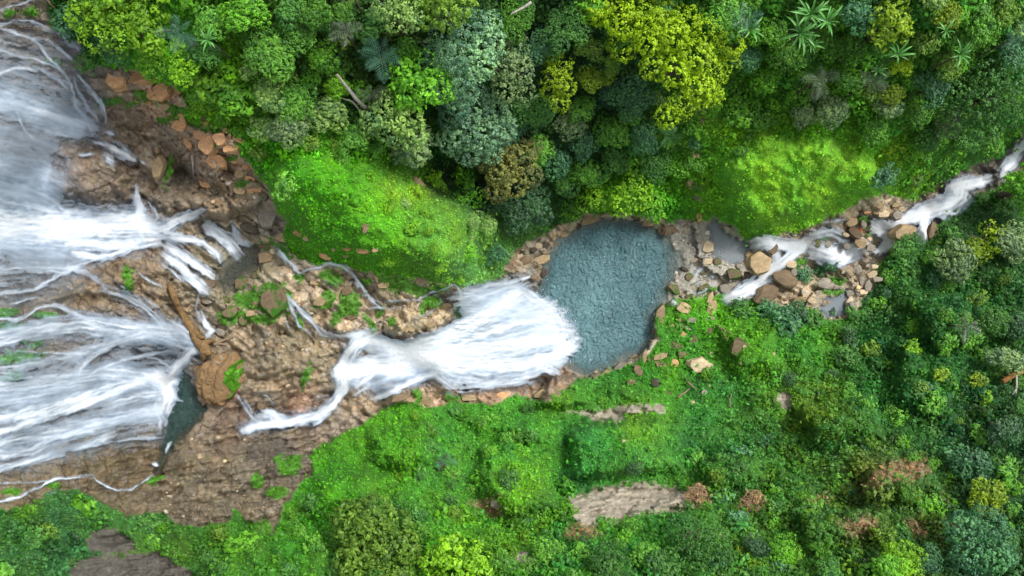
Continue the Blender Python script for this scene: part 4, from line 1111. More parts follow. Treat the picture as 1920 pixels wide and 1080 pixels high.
FR_GREEN = plain_leaf("frond_green", (.06, .19, .05)); FR_TEAL = plain_leaf("frond_teal", (.05, .15, .09)); FR_GREY = plain_leaf("frond_grey", (.11, .16, .09)); ST_GREEN = plain_leaf("strap_green", (.08, .27, .045))
fronds = {m.name: [frond_mesh("frond", 2.0, .5, 11, .7, s, m) for s in (1, 2)] for m in (FR_GREEN, FR_TEAL, FR_GREY)}
straps = [strap_mesh("leaf", 2.2, .24, .55, .85, ST_GREEN), strap_mesh("leaf", 2.0, .2, .75, .75, ST_GREEN)]


def palm(px, py, rpx, mat, n, hgt, label):
    r = random.Random(int(px + py * 7)); z0 = float(H(px, py)); zc = z0 + hgt
    for _ in range(4):
        x, y = world_at(px, py, zc); zg = float(ground_below(float(x), float(y))); zc = zg + hgt
    root = thing_empty("palm", (float(x), float(y), zg), r.uniform(0, 6))
    sc = rpx * S * (1 - zc / HC) / 1.8
    t = link("trunk", PALM_TRUNK, root); t.scale = (sc, sc, hgt + .05)
    for k in range(n):
        f = link("frond", fronds[mat.name][k % 2], root)
        f.location = (0, 0, hgt); q = sc * r.uniform(.55, 1.25); f.scale = (q, q, q)
        f.rotation_euler = (r.uniform(-.4, .4), r.uniform(-.45, .4), 2 * math.pi * k / n + r.uniform(-.4, .4))
    THINGS.append((root, px, py, rpx, "", "palm", label, None, "palm"))


def strap_plant(px, py, rpx, n, hgt, label):
    r = random.Random(int(px + py * 7)); z0 = float(H(px, py)); zc = z0 + hgt
    for _ in range(4):
        x, y = world_at(px, py, zc); zg = float(ground_below(float(x), float(y))); zc = zg + hgt
    root = thing_empty("screw_pine", (float(x), float(y), zg), r.uniform(0, 6))
    sc = rpx * S * (1 - zc / HC) / 1.95
    t = link("trunk", PALM_TRUNK, root); t.scale = (sc, sc, hgt + .05)
    for k in range(n):
        f = link("leaf", straps[k % 2], root)
        f.location = (0, 0, hgt); q = sc * r.uniform(.5, 1.2); f.scale = (q, q, q)
        f.rotation_euler = (r.uniform(-.3, .3), r.uniform(-.6, .35), 2.39996 * k + r.uniform(-.5, .5))
    THINGS.append((root, px, py, rpx, "", "strap plant", label, None, "plant"))


PALM_TRUNK = mesh_list("trunk", [tube([(0, 0, -.1), (.03, .02, .5), (0, 0, 1)], [.12, .09, .08], 8)], BARK)
palm(335, 62, 38, FR_TEAL, 11, 6.5, "dark teal palm beside the yellow green tree at the upper left")
palm(712, 105, 46, FR_TEAL, 10, 7.5, "dark teal palm with broad fronds in the shady gap at the upper left")
palm(655, 70, 34, FR_GREY, 9, 6.5, "greyish palm just right of the vivid green round shrub")
palm(668, 5, 34, FR_GREY, 9, 7.0, "greyish palm cut by the top edge of the photo")
palm(695, 175, 28, FR_GREY, 8, 4.0, "greyish low palm beside the bare dead branch")
palm(1535, 148, 36, FR_GREY, 9, 6.5, "greyish palm right of the mid green trees at the top right")
palm(1640, 152, 28, FR_GREY, 7, 6.5, "greyish palm left of the small yellow leafy tree at the top right")
palm(1400, 30, 34, FR_TEAL, 9, 6.5, "teal palm right of the large yellow tree at the top edge")
palm(1905, 70, 30, FR_TEAL, 9, 6.0, "teal palm near the upper right corner")
palm(1785, 610, 32, FR_GREY, 7, 3.6, "pale greyish palm alone on the dark slope at the right")
palm(1255, 255, 24, FR_GREEN, 9, 4.0, "green palm between the large yellow tree and the plunge pool")
palm(835, 860, 26, FR_TEAL, 6, 2.2, "low teal palm on the green slope under the lower waterfall")
strap_plant(1515, 30, 46, 17, 6.5, "large strap leaved plant at the top edge, tallest of the group")
strap_plant(1500, 62, 42, 16, 6.0, "strap leaved plant left of the dark teal tree at the top right")
strap_plant(1545, 45, 34, 15, 6.0, "strap leaved plant touching the dark teal tree at the top right")
strap_plant(1520, 85, 32, 14, 5.5, "strap leaved plant lowest of the clump at the top right")
strap_plant(1405, 55, 34, 15, 6.5, "strap leaved plant beside the teal palm by the large yellow tree")
strap_plant(1675, 108, 28, 14, 6.5, "strap leaved plant between the yellow leafy tree and the greyish palm")
strap_plant(1800, 102, 32, 13, 6.0, "strap leaved plant above the large dark dome shaped tree")
strap_plant(1770, 60, 24, 12, 6.0, "strap leaved plant below the small olive yellow tree at the top right")
strap_plant(1640, 135, 20, 10, 6.0, "small strap leaved plant touching the greyish palm at the top right")
strap_plant(390, 75, 26, 14, 5.5, "strap leaved plant right of the dark teal palm at the upper left")


# ------------------------------------------------------------------ leaf cover over the green ground
def scatter(name, n, weight, size, aspect, up, seed, lift, gain, rough=.55):
    r = np.random.default_rng(seed)
    px, py = r.uniform(-130, 2050, n), r.uniform(-110, 1190, n)
    keep = r.random(n) < weight(px, py)
    px, py = px[keep], py[keep]
    P = on_ground(px, py)
    e = 3.0
    gxn = (on_ground(px + e, py) - on_ground(px - e, py)); gyn = (on_ground(px, py - e) - on_ground(px, py + e))
    N0 = unit(np.cross(gxn, gyn)); N0 *= np.sign(N0[:, 2:3] + 1e-6)
    N = unit(N0 * .8 + np.array([0, 0, up]) + (.42 if size < .3 else .75) * r.normal(size=P.shape))
    P = P + N0 * (lift * r.random((len(P), 1)) ** 1.5) * (1 + .9 * fbm(px / 18, py / 18, 2, 401)[:, None]).clip(.1, 2)
    c = veg_colour(px, py) * gain
    d = samp(DRYM, px, py)[:, None] * (r.random((len(px), 1)) < .75)
    c = c * (1 - d) + lin((150, 120, 88)) * 1.2 * d
    m = (samp(ROCKM, px, py) * samp(MOSSM, px, py))[:, None]
    c = c * (1 - m) + lin((74, 128, 22)) * (1 + .5 * fbm(px / 8, py / 8, 3, 411))[:, None] * m
    v = np.exp(.2 * r.normal(size=len(px)))[:, None]
    y = r.normal(size=(len(px), 1)) * .14
    c = np.clip(c * v * np.concatenate([1 + y, 1 + .2 * y, 1 - y], 1), .003, .8)
    V, F = leaves(P, N, size * (.6 + .8 * r.random(len(P))) * (1 - .3 * np.maximum(sstep(10, -20, sdf(KNOLL, px, py)), .6 * sstep(10, -20, sdf(MOUND, px, py)))), aspect, r)
    me = mesh_np(name, V, F, COVER, False, {"col": np.repeat(c, 4, 0)})
    return struct(link(name, me), 'stuff')


COVER = leaf_material("leaf_cover", None, "col", gloss=.3)


def w_green(px, py):
    rk = np.clip(samp(ROCKM, px, py) * (1 - samp(MOSSM, px, py)) + samp(GREYM, px, py), 0, 1)
    return np.clip(1 - rk * 1.3, 0, 1) * np.where(sdf(POOL, px, py) < 3, 0, 1)


def w_coarse(px, py):
    smooth = np.maximum(sstep(10, -20, sdf(MOUND, px, py)), sstep(10, -20, sdf(KNOLL, px, py)))
    smooth = np.maximum(smooth, samp(ROCKM, px, py))
    east = sstep(760, 860, px + .2 * (py - 500)) 
    smooth = np.maximum(smooth, .9 * sstep(700, 760, py) * sstep(1000, 930, py) * sstep(560, 640, px) * sstep(1330, 1250, px))
    return w_green(px, py) * (1 - .75 * smooth) * (.35 + .65 * np.maximum(east, sstep(480, 300, py)))


def thicket(name, n, size_px, weight, seed):
    """the uncountable small bushes of the slopes: leafy clumps in one mesh"""
    r = np.random.default_rng(seed)
    px, py = r.uniform(-60, 1980, n), r.uniform(-60, 1140, n)
    ok = r.random(n) < weight(px, py); px, py = px[ok], py[ok]
    G = on_ground(px, py); R = size_px * S * np.exp(.35 * r.normal(size=len(px))) * .9
    c0 = np.clip(veg_colour(px, py) * np.exp(.28 * r.normal(size=(len(px), 1))) * np.exp(.22 * r.normal(size=(len(px), 1)) * np.array([1, .2, -1])), .004, .7)
    PP, NN, CC, SS = [], [], [], []
    for g, rad, c in zip(G, R, c0):
        m = int(26 + 34 * rad * rad)
        D = unit(r.normal(size=(m, 3))); D[:, 2] = np.abs(D[:, 2])
        PP.append(g + D * rad * np.array([1, 1, .85]) * (.75 + .35 * r.random((m, 1)))); NN.append(unit(D + np.array([0, 0, .3]) + .5 * r.normal(size=(m, 3))))
        CC.append(c * np.exp(.2 * r.normal(size=(m, 1)))); SS.append(np.clip(rad * .55, .22, .5) * (.6 + .7 * r.random(m)))
    V, F = leaves(np.concatenate(PP), np.concatenate(NN), np.concatenate(SS), .6, r)
    return struct(link(name, mesh_np(name, V, F, COVER, False, {"col": np.repeat(np.concatenate(CC), 4, 0)})), 'stuff')


def w_thick(px, py):
    e = np.maximum(sstep(1330, 1620, px + .35 * (py - 560)) * (py > 430), .9 * sstep(420, 330, py) * (px > 380))
    e = np.maximum(e, .75 * sstep(900, 1000, py + .1 * (px - 900)) * (px > 620)); e = np.maximum(e, .1 * (py > 740) * (px > 760) * (px < 1000)); e = np.maximum(e, .4 * (py > 960))
    kn = np.maximum(sstep(10, -20, sdf(MOUND, px, py)) * .8, sstep(10, -20, sdf(KNOLL, px, py)))
    return e * w_green(px, py) * (1 - kn) * (1 - .8 * samp(DRYM, px, py)) * (sdf(ROCK, px, py) > 10)


scatter("ground_cover", 230000, w_green, .24, .5, .5, 1, .22, 1.25)
scatter("undergrowth", 80000, w_coarse, .42, .55, .5, 2, .75, 1.15)
thicket("shrub_thicket", 9000, 10, w_thick, 3)
# ------------------------------------------------------------------ rocks and boulders, each its own thing
def rock_material(name, base, moss=0.0, rough=.75):
    t = NT(name)
    n1 = t.noise(1.6, 6, .65); n2 = t.noise(5, 6, .7); n1.inputs["Distortion"].default_value = .6
    b0 = np.array(base)
    col = t.mix(t.rmap(n1.outputs[0], .3, .7, 0, 1), tuple(b0 * .62), tuple(np.clip(b0 * 1.3, 0, 1)))
    col = t.mix(t.rmap(n2.outputs[0], .55, .75, 0, .55), col, tuple(b0 * np.array([.45, .42, .4])))
    oi = t.n("ShaderNodeObjectInfo")
    col = t.mul(col, t.rmap(oi.outputs["Random"], 0, 1, .8, 1.2))
    if moss:
        mz = t.noise(.8, 5, .6)
        col = t.mix(t.rmap(mz.outputs[0], .60 - .2 * moss, .66 - .2 * moss, 0, 1), col, (.045, .15, .012))
    b = t.bsdf(Base_Color=col, Roughness=rough); b.inputs["Specular IOR Level"].default_value = .25
    t.l(t.bump(n2.outputs[0], .8, .1), b.inputs["Normal"])
    return t.done(b.outputs[0])


RC = {"orange": lin((216, 168, 124)), "tan": lin((172, 150, 116)), "pale": lin((204, 184, 152)), "brown": lin((126, 108, 86)), "grey": lin((146, 138, 126)), "dark": lin((82, 74, 66))}
RM = {k: rock_material("rock_" + k, v) for k, v in RC.items()}
RM["mossy"] = rock_material("rock_mossy", RC["brown"], .6)
RW = {"orange": "orange", "tan": "tan", "pale": "pale", "brown": "brown", "grey": "grey", "dark": "dark", "mossy": "moss covered"}


def ico(sub):
    import bmesh
    bm = bmesh.new(); bmesh.ops.create_icosphere(bm, subdivisions=sub, radius=1.0)
    bm.verts.ensure_lookup_table()
    V = np.array([v.co[:] for v in bm.verts]); F = np.array([[v.index for v in f.verts] for f in bm.faces]); bm.free()
    return V, F


def rock_mesh(name, seed, sub=4, cuts=9, mat=None, layered=False, slab=False):
    r = np.random.default_rng(seed); V, F = ico(sub)
    D = unit(V.copy())
    for k in range(cuts):                                  # broken faces
        nrm = unit(r.normal(size=(1, 3)) * np.array([1, 1, .7]))[0]
        lim = r.uniform(.5, .85)
        d = V @ nrm
        V = V - np.outer(np.clip(d - lim, 0, None) * .98, nrm)
    if slab:
        V = V * np.array([1.25, 1.25, 1.3])
        for k in range(6):
            a = k * 1.05 + r.uniform(-.35, .35); nrm = unit(np.array([[math.cos(a), math.sin(a), r.uniform(-.05, .3)]]))[0]
            V = V - np.outer(np.clip(V @ nrm - r.uniform(.66, .86), 0, None), nrm)
        nrm = unit(np.array([[r.uniform(-.3, .3), r.uniform(-.3, .3), 1]]))[0]
        V = V - np.outer(np.clip(V @ nrm - .45, 0, None) * .97, nrm)
    q = (.03 if slab else .06) * fbm(D[:, 0] * 2.2 + seed, D[:, 1] * 2.2 + D[:, 2] * 1.7, 3, seed) + .025 * fbm(D[:, 0] * 7 + seed, D[:, 1] * 7 + D[:, 2] * 5, 3, seed + 3)
    V = V * (1 + q)[:, None]
    if layered:
        V = V * (1 + .06 * np.sign(np.sin(D[:, 0] * 13 + 2.5 * D[:, 1] + 2 * fbm(D[:, 0] * 2, D[:, 1] * 2, 2, seed))))[:, None]
    if not slab: V[:, 2] = np.where(V[:, 2] < 0, V[:, 2] * .5, np.minimum(V[:, 2], .62 + .5 * (V[:, 2] - .62) * .3 + .12 * D[:, 0] * math.cos(seed) + .12 * D[:, 1] * math.sin(seed)))
    V /= np.abs(V[:, :2]).max(0).mean()
    return mesh_np(name, V, F, mat or RM["tan"], False)


ROCKS = [rock_mesh("rock", 500 + i, 3, 8 + i % 4) for i in range(10)]
SLABS = [rock_mesh('rock', 560 + i, 4, 3, slab=True) for i in range(8)]
ROCKS_L = [rock_mesh("rock", 530 + i, 4, 9, layered=i % 2 == 0) for i in range(4)]


def rock(px, py, rx, ry, c, ang=0, hh=None, label=None, name=None):
    rr = random.Random(int(px * 13 + py * 7)); z = float(H(px, py)); k = S * (1 - z / HC)
    m = rr.choice(SLABS if (c in ('orange', 'tan', 'pale') or rr.random() < .4) else (ROCKS_L if max(rx, ry) > 13 else ROCKS))
    if px > 1240 and not label and c in ('tan', 'brown') and max(rx, ry) > 5: c = rr.choice(['tan', 'brown', 'grey', 'mossy', 'pale', 'grey', c])
    nm = name or ("boulder" if max(rx, ry) >= 13 else "rock")
    o = link(nm, m)
    a, b = rx * k * 1.05, ry * k * 1.05
    h = hh if hh else .74 * math.sqrt(a * b)
    zm = max(z, -.1)
    x, y = world_at(px, py, zm)
    o.location = (float(x), float(y), zm + .12 * h); o.scale = (a, b, h); o.rotation_euler = (rr.uniform(-.1, .1), rr.uniform(-.1, .1), -math.radians(ang))
    o.material_slots[0].link = 'OBJECT'; o.material_slots[0].material = RM[c]
    THINGS.append((o, px, py, max(rx, ry), RW[c], nm, label, None, nm))
    return o


R = [ # px, py, rx, ry, colour, angle(clockwise), label
(220,150,22,19,"orange",10,"orange rock slab nearest the upper waterfall at the upper left"),(265,146,22,14,"orange",-5,None),(300,175,27,18,"orange",-15,None),(333,168,6,10,"orange",0),(256,187,6,6,"orange",0),(276,192,7,6,"orange",0),
(337,236,14,12,"orange",20),(342,222,20,7,"orange",65),(353,266,9,16,"orange",-10),(338,255,5,6,"tan",0),(377,254,14,10,"orange",10),(390,272,19,19,"orange",0),(413,260,15,13,"orange",20),(434,276,16,14,"orange",0),
(445,259,9,7,"orange",0),(455,265,9,6,"orange",20),(425,245,8,6,"orange",0),(408,303,24,15,"orange",20),(440,302,7,5,"orange",0),(385,343,14,11,"orange",30),(452,322,9,15,"tan",10),(471,334,12,12,"orange",0),
(479,356,19,9,"orange",-10),(449,358,14,8,"tan",10),(461,311,6,8,"orange",0),(355,195,6,6,"brown",0),(366,205,7,6,"brown",0),(349,186,6,5,"brown",0),(383,223,6,6,"brown",0),(387,233,7,6,"orange",0),(411,240,6,5,"brown",0),
(431,231,5,6,"brown",0),(310,201,10,6,"tan",-20),(298,208,10,6,"tan",10),(297,315,12,25,"tan",10,"pale tan elongated rock standing in the dark hollow right of the domed wet rock"),(294,282,5,8,"tan",0),
(501,408,20,24,"grey",10,"grey rock at the edge of the bright mossy knoll, above the shallow pool"),(472,425,21,15,"dark",10),(500,448,11,10,"pale",0),(530,446,11,10,"tan",20),(498,463,14,6,"mossy",10),(513,472,10,6,"pale",0),(499,483,14,13,"tan",0),
(481,516,9,7,"mossy",0),(455,531,17,13,"mossy",-15),(515,562,27,31,"mossy",0,"big round moss ringed boulder in the middle of the rocky terrace"),(431,585,14,13,"mossy",0),(456,601,12,10,"mossy",20),(421,563,10,8,"mossy",0),
(392,563,12,8,"grey",-40),(395,531,9,11,"brown",0),(381,562,9,7,"brown",0),(417,620,18,12,"grey",10,"grey angular boulder at the root end of the fallen log"),(350,711,14,22,"dark",15,"small dark wet boulder touching the big moss patched boulder"),
(491,759,14,12,"brown",0,"round brown rock in the white water below the big moss patched boulder"),(360,824,4,3,"pale",0),(409,820,5,3,"pale",0),(375,856,4,5,"pale",0),(459,824,3,2,"pale",0),(540,724,5,4,"pale",0),(492,724,4,3,"pale",0),
(1000,470,8,6,"dark",0),(1010,461,9,6,"pale",20),(1021,462,8,9,"dark",0),(1029,459,4,5,"dark",0),(1015,487,17,9,"tan",-20),(986,490,13,9,"brown",0),(1018,511,9,10,"dark",0),(1010,530,6,8,"dark",0),(986,541,8,7,"dark",0),(997,546,8,6,"dark",0),
(1001,521,8,7,"brown",0),(960,500,18,13,"brown",10),(976,481,7,6,"pale",0),(1004,493,5,4,"pale",0),(1085,423,7,10,"dark",0),(1107,412,20,9,"tan",-15),(1060,436,14,8,"tan",-30),
(1215,418,13,9,"brown",0),(1251,431,20,12,"brown",5,"oval flat brown boulder at the top right edge of the plunge pool"),(1237,413,11,6,"tan",0),(1190,408,8,4,"brown",10),(1275,414,10,5,"brown",0),(1310,448,10,8,"tan",20),
(1327,463,12,13,"pale",0,"rounded pale boulder standing on the gravel between pool and grey shallows"),(1326,491,9,8,"tan",0),(1345,491,9,8,"mossy",0),(1345,440,6,6,"tan",0),(1348,467,5,5,"tan",0),(1318,511,7,6,"mossy",0),(1283,505,8,6,"dark",20),(1293,520,9,8,"mossy",0),
(1387,500,10,6,"grey",10),(1422,493,25,26,"tan",0,"large layered tan boulder splitting the white water at the outlet"),(1358,541,11,10,"tan",0),(1376,514,14,12,"mossy",0),(1357,521,16,7,"grey",30),(1261,541,14,11,"mossy",20),(1320,540,14,7,"mossy",-20),(1310,555,9,6,"grey",-20),
(1296,557,11,6,"mossy",0),(1282,577,14,12,"tan",25,"tan boulder facing the pool at the top of the mossy right bank"),(1238,590,9,22,"tan",10,"tall tan slab standing along the right edge of the plunge pool"),(1228,621,6,7,"brown",0),(1331,558,6,14,"tan",25),(1334,577,9,19,"tan",15),
(1297,600,10,5,"grey",0),(1285,613,14,7,"tan",20),(1281,628,7,6,"orange",0),(1331,597,9,6,"tan",0),(1330,621,5,9,"brown",10),(1260,570,6,5,"grey",0),(1273,600,5,4,"tan",0),(1260,612,4,4,"tan",0),(1267,648,13,9,"mossy",10),(1300,637,9,10,"mossy",30),(1278,665,8,9,"mossy",0),
(1208,669,6,14,"tan",10),(1238,668,14,7,"tan",-10),(1263,681,10,10,"orange",30),(1240,684,13,7,"tan",0),(1220,676,9,7,"brown",0),(1190,671,9,7,"tan",-20),(1196,696,9,12,"brown",-30),(1162,686,13,6,"grey",-30),(1135,699,10,5,"tan",-20),
(1312,686,26,17,"pale",10,"large pale grey pink boulder lying in the bright green right bank"),(1322,712,5,4,"pale",0),(1386,651,16,20,"mossy",15,"moss topped grey boulder alone in the green slope right of the pale boulder"),(1333,664,3,5,"pale",30),(1390,681,4,4,"pale",0),(1229,721,10,11,"dark",0),(1184,718,10,8,"brown",0),
(1253,737,8,4,"tan",10),(1320,736,8,5,"tan",-30),(1300,755,6,4,"tan",20),(1330,725,3,4,"pale",0),
(1446,465,12,13,"brown",0,"round brown boulder with white water on both sides left of the rapids"),(1518,448,7,8,"tan",0),(1532,455,13,9,"mossy",0),(1552,458,8,7,"tan",0),(1468,522,26,17,"brown",25,"dark brown sloping boulder on the lower bank of the white chute"),(1432,553,26,17,"brown",-25,"smooth brown slab below the white chute"),(1482,496,14,8,"tan",-10),(1488,511,8,8,"brown",0),
(1545,532,17,11,"grey",10,"grey boulder above the still pond"),(1566,538,14,6,"grey",10),(1498,563,15,8,"tan",0),(1520,564,9,6,"tan",0),(1512,553,9,5,"pale",0),(1595,577,12,16,"grey",0,"upright grey mossy boulder at the right edge of the still pond"),(1593,550,7,8,"tan",0),(1607,505,8,9,"grey",20),(1615,531,6,12,"grey",0),
(1635,514,10,7,"pale",-20),(1645,524,9,6,"grey",0),(1626,536,8,13,"tan",10),(1640,500,6,5,"pale",0),(1618,548,8,6,"tan",0),(1612,456,12,9,"brown",20),(1603,437,18,9,"brown",38,"long brown boulder leaning beside the middle rapids"),(1597,417,13,9,"tan",-30),(1586,440,7,4,"pale",25),(1618,421,6,9,"grey",0),(1566,412,16,4,"tan",-15),(1587,462,8,7,"grey",0),
(1632,465,10,8,"tan",0),(1655,401,11,10,"pale",10),(1641,396,10,8,"tan",0),(1681,404,11,10,"tan",0),(1660,376,12,6,"pale",-25),(1650,386,8,6,"tan",0),(1678,384,7,6,"tan",0),(1625,397,8,6,"orange",0),(1615,403,6,5,"dark",0),(1630,448,5,4,"pale",0),(1693,437,26,16,"tan",-15,"large tan boulder between two white branches of the right hand stream"),
(1744,434,10,17,"brown",10),(1690,392,6,5,"pale",0),(1302,338,15,17,"tan",20,"pale tan broken rock in the green slope above the pool outlet"),(1308,371,9,8,"brown",0),(1310,406,7,13,"orange",0),(1305,289,8,9,"brown",-20),(1316,225,6,8,"brown",0),
(684,425,7,13,"brown",15,"small brown rock bare in the middle of the bright mossy knoll"),(650,466,10,5,"orange",5),(681,470,13,6,"orange",0),(704,469,8,5,"tan",-20),(610,481,12,6,"orange",20),(560,437,9,7,"orange",30),(575,447,8,6,"tan",-20),(784,342,7,17,"brown",-35),(625,467,4,5,"tan",0),(648,480,6,4,"tan",-20),
(822,876,12,14,"dark",-30,"dark brown rock poking from the green slope beside the low palm"),(848,892,9,9,"brown",20),(930,946,10,10,"grey",0),(1145,845,4,3,"pale",0),(1170,827,4,3,"pale",0),(1395,650,4,4,"pale",0),(1450,664,4,4,"pale",30),
(590,530,9,6,"tan",10),(650,545,12,8,"brown",-20),(720,535,14,7,"tan",-10),(790,525,12,6,"tan",-15),(845,545,12,7,"brown",0),(838,577,16,11,"tan",20),(805,607,12,9,"tan",-10),(770,615,13,8,"tan",10),(660,592,18,9,"brown",-35),(600,565,14,9,"tan",-20),(635,560,9,14,"tan",25),(470,588,9,7,"tan",0),(480,570,8,6,"brown",0),
(880,745,16,8,"tan",5),(800,752,12,8,"tan",-20),(750,745,16,7,"brown",-10),(940,742,14,8,"orange",-5),(1015,738,16,8,"tan",-20)]
for q in R:
    rock(q[0], q[1], q[2], q[3], q[4], q[5], None, q[6] if len(q) > 6 else None)

# big boulder with the moss patch
V, F = ico(5)
D = unit(V.copy()); r0 = np.random.default_rng(77)
for k in range(9):
    nr = unit(r0.normal(size=(1, 3)) * np.array([1, 1, .8]))[0]
    V -= np.outer(np.clip(V @ nr - r0.uniform(.72, .93), 0, None) * .97, nr)
bands = np.sin(D[:, 0] * 15 + 5 * D[:, 2] + 3.0 * D[:, 1] ** 2 + 2.5 * fbm(D[:, 0] * 1.6, D[:, 1] * 1.6 + D[:, 2], 3, 5))
V *= (1 + .03 * np.sign(bands) + .012 * bands + .04 * fbm(D[:, 0] * 3, D[:, 1] * 3 + D[:, 2] * 2, 3, 9) + .02 * fbm(D[:, 0] * 9, D[:, 1] * 9 + D[:, 2] * 7, 3, 19))[:, None]
zb = 9.2; kb = S * (1 - zb / HC)
bx, by = (float(q) for q in world_at(412, 705, zb + 1.2))
V = V / np.array([np.abs(V[:, 0]).max(), np.abs(V[:, 1]).max(), V[:, 2].max()])
V = V * np.array([47 * kb * 1.06, 57 * kb * 1.04, 2.3])
boul = link("boulder", mesh_np("boulder", V, F, rock_material("boulder_orange_brown", lin((126, 102, 72))), False))
boul.location = (bx, by, zb + .4); boul.rotation_euler = (0, 0, math.radians(-14))
THINGS.append((boul, 412, 705, 57, "", "boulder", "huge layered orange brown boulder with a moss patch, beside the fallen log", None, "boulder"))
sel = (np.hypot((D[:, 0] - .58) / .30, (D[:, 1] - .12) / .6) + 1.0 * fbm(D[:, 0] * 4, D[:, 1] * 4, 4, 31) < 1) & (D[:, 2] > .1)
Fm = F[sel[F].all(1)]
u_ = np.unique(Fm); mp_ = np.zeros(len(V), int); mp_[u_] = np.arange(len(u_))
link("moss_patch", mesh_np("moss_patch", V[u_] + D[u_] * .04, mp_[Fm], leaf_material("moss_pad", None, "col"), False, {"col": np.clip(lin((72, 128, 22)) * np.exp(.35 * r0.normal(size=(len(u_), 1))), 0, 1)}), boul)

# ------------------------------------------------------------------ fallen log and dead branches
WOOD = bark_material("wet_golden_wood", (.09, .055, .025), (.30, .19, .085), 2.2)
DEADW = bark_material("bleached_wood", (.30, .27, .25), (.55, .50, .47), 4)
DRIFT = bark_material("drift_wood", (.16, .11, .07), (.34, .25, .17), 4)


def gpts(pts, lift):
    out = []
    for i, (px, py) in enumerate(pts):
        z = float(H(px, py)) + (lift[i] if isinstance(lift, (list, tuple)) else lift)
        x, y = world_at(px, py, z); out.append((float(x), float(y), z))
    return out


def log_thing(name, pts, rads, lift, mat, label, cat, extra=()):
    P = gpts(pts, lift); o0 = np.array(P[0]); root = thing_empty(name, P[0])
    rel = [tuple(np.array(p) - o0) for p in P]
    link("trunk", mesh_list("trunk", [tube(rel, [r * S for r in rads], 10, 3, .06)], mat), root)
    for nm, ps, rs_, lf in extra:
        e = [tuple(np.array(p) - o0) for p in gpts(ps, lf)]
        link(nm, mesh_list(nm, [tube(e, [r * S for r in rs_], 6, 5, .08)], mat), root)
    THINGS.append((root, pts[len(pts) // 2][0], pts[len(pts) // 2][1], 60, "", name, label, None, cat))


log_thing("fallen_log", [(318,532),(324,550),(332,570),(342,590),(356,612),(368,630),(380,648),(388,660)], [4,5,5.5,6.2,7.2,8.8,11,8], [.5,.5,.6,.7,.9,1.1,1.2,1.0], WOOD,
          "thick golden brown fallen log leaning across the upper waterfall", "log",
          [("root", [(380,646),(392,640),(402,638)], [7,5,2], [1.2,1.1,.9]), ("root", [(384,656),(392,664),(400,662)], [7,5,2], [1.1,.9,.8]), ("root", [(382,655),(382,668),(380,678)], [7,5,2], [1.0,.9,.7]),
           ("branch_stub", [(368,628),(378,634),(384,632)], [5,3.5,2], [1.3,1.5,1.6])])
log_thing("dead_branch", [(405,642),(420,638),(440,630)], [3,2.2,1.2], .35, DRIFT, "short grey driftwood stick lying between the log roots and the grey boulder", "branch", [("twig", [(400,645),(415,645),(425,648)], [2.5,2,1], .3)])
log_thing("dead_branch", [(632,140),(648,160),(665,182),(680,198),(692,206)], [1.6,2.2,2.6,2.8,3.2], [3.2,3,2.6,2.2,1.8], DEADW, "long bleached bare branch in the dark gap at the upper left", "branch", [("twig", [(692,206),(684,210),(676,208),(660,190),(640,184)], [2.4,2,1.8,1.5,.8], [1.8,2,2,2,2])])
log_thing("dead_branch", [(958,26),(970,20),(985,12),(996,4)], [1.0,1.4,1.6,1.8], 9.5, DEADW, "pale bare branch at the top edge between blue green and dark trees", "branch")
log_thing("dead_branch", [(1904,738),(1906,722),(1906,704)], [1.6,1.6,1.2], [2.2,2.8,3.4], DEADW, "thin white bare stem on the dark slope at the right edge", "trunk", [("twig", [(1905,730),(1899,740)], [.9,.5], [2.6,2.6])])
log_thing("dead_branch", [(943,467),(952,475),(962,482)], [1.4,1.3,1], .5, DEADW, "pale stick pointing at the dark rocks left of the plunge pool", "branch")
log_thing("dead_branch", [(360,291),(362,310),(363,328)], [1.6,1.5,1], .5, DEADW, "pale stick hanging in the dark hollow of the orange rocks", "branch")
log_thing("dead_branch", [(1343,610),(1358,618),(1372,626)], [1.6,1.4,.8], .4, DRIFT, "brown stick lying on the mossy right bank below the tan slabs", "branch", [("twig", [(1350,614),(1358,628),(1366,640)], [1,.9,.6], .4)])
log_thing("dead_branch", [(1288,715),(1298,724),(1306,730)], [2,1.6,1], .4, DRIFT, "short brown stick just below the large pale boulder", "branch")
log_thing("dead_branch", [(1370,765),(1368,750),(1372,738)], [1.2,1.2,.7], .4, DRIFT, "thin brown stick upright in the green slope below the moss topped boulder", "branch")
log_thing("dead_branch", [(1270,745),(1284,736),(1294,728)], [1.8,1.4,.9], .4, DRIFT, "brown stick left below the large pale boulder", "branch")
log_thing("dead_branch", [(86,-6),(94,6),(103,16)], [2,1.8,1.2], .6, DRIFT, "grey branch at the top edge beside the top of the upper waterfall", "branch")
log_thing("dead_branch", [(1880,715),(1900,703),(1925,690)], [4,5,6], 1.2, bark_material("rusty_wood", (.2, .09, .03), (.4, .2, .07)), "rusty brown fallen trunk cut by the right edge", "trunk", [("twig", [(1888,710),(1880,704)], [2,1], 1.2)])

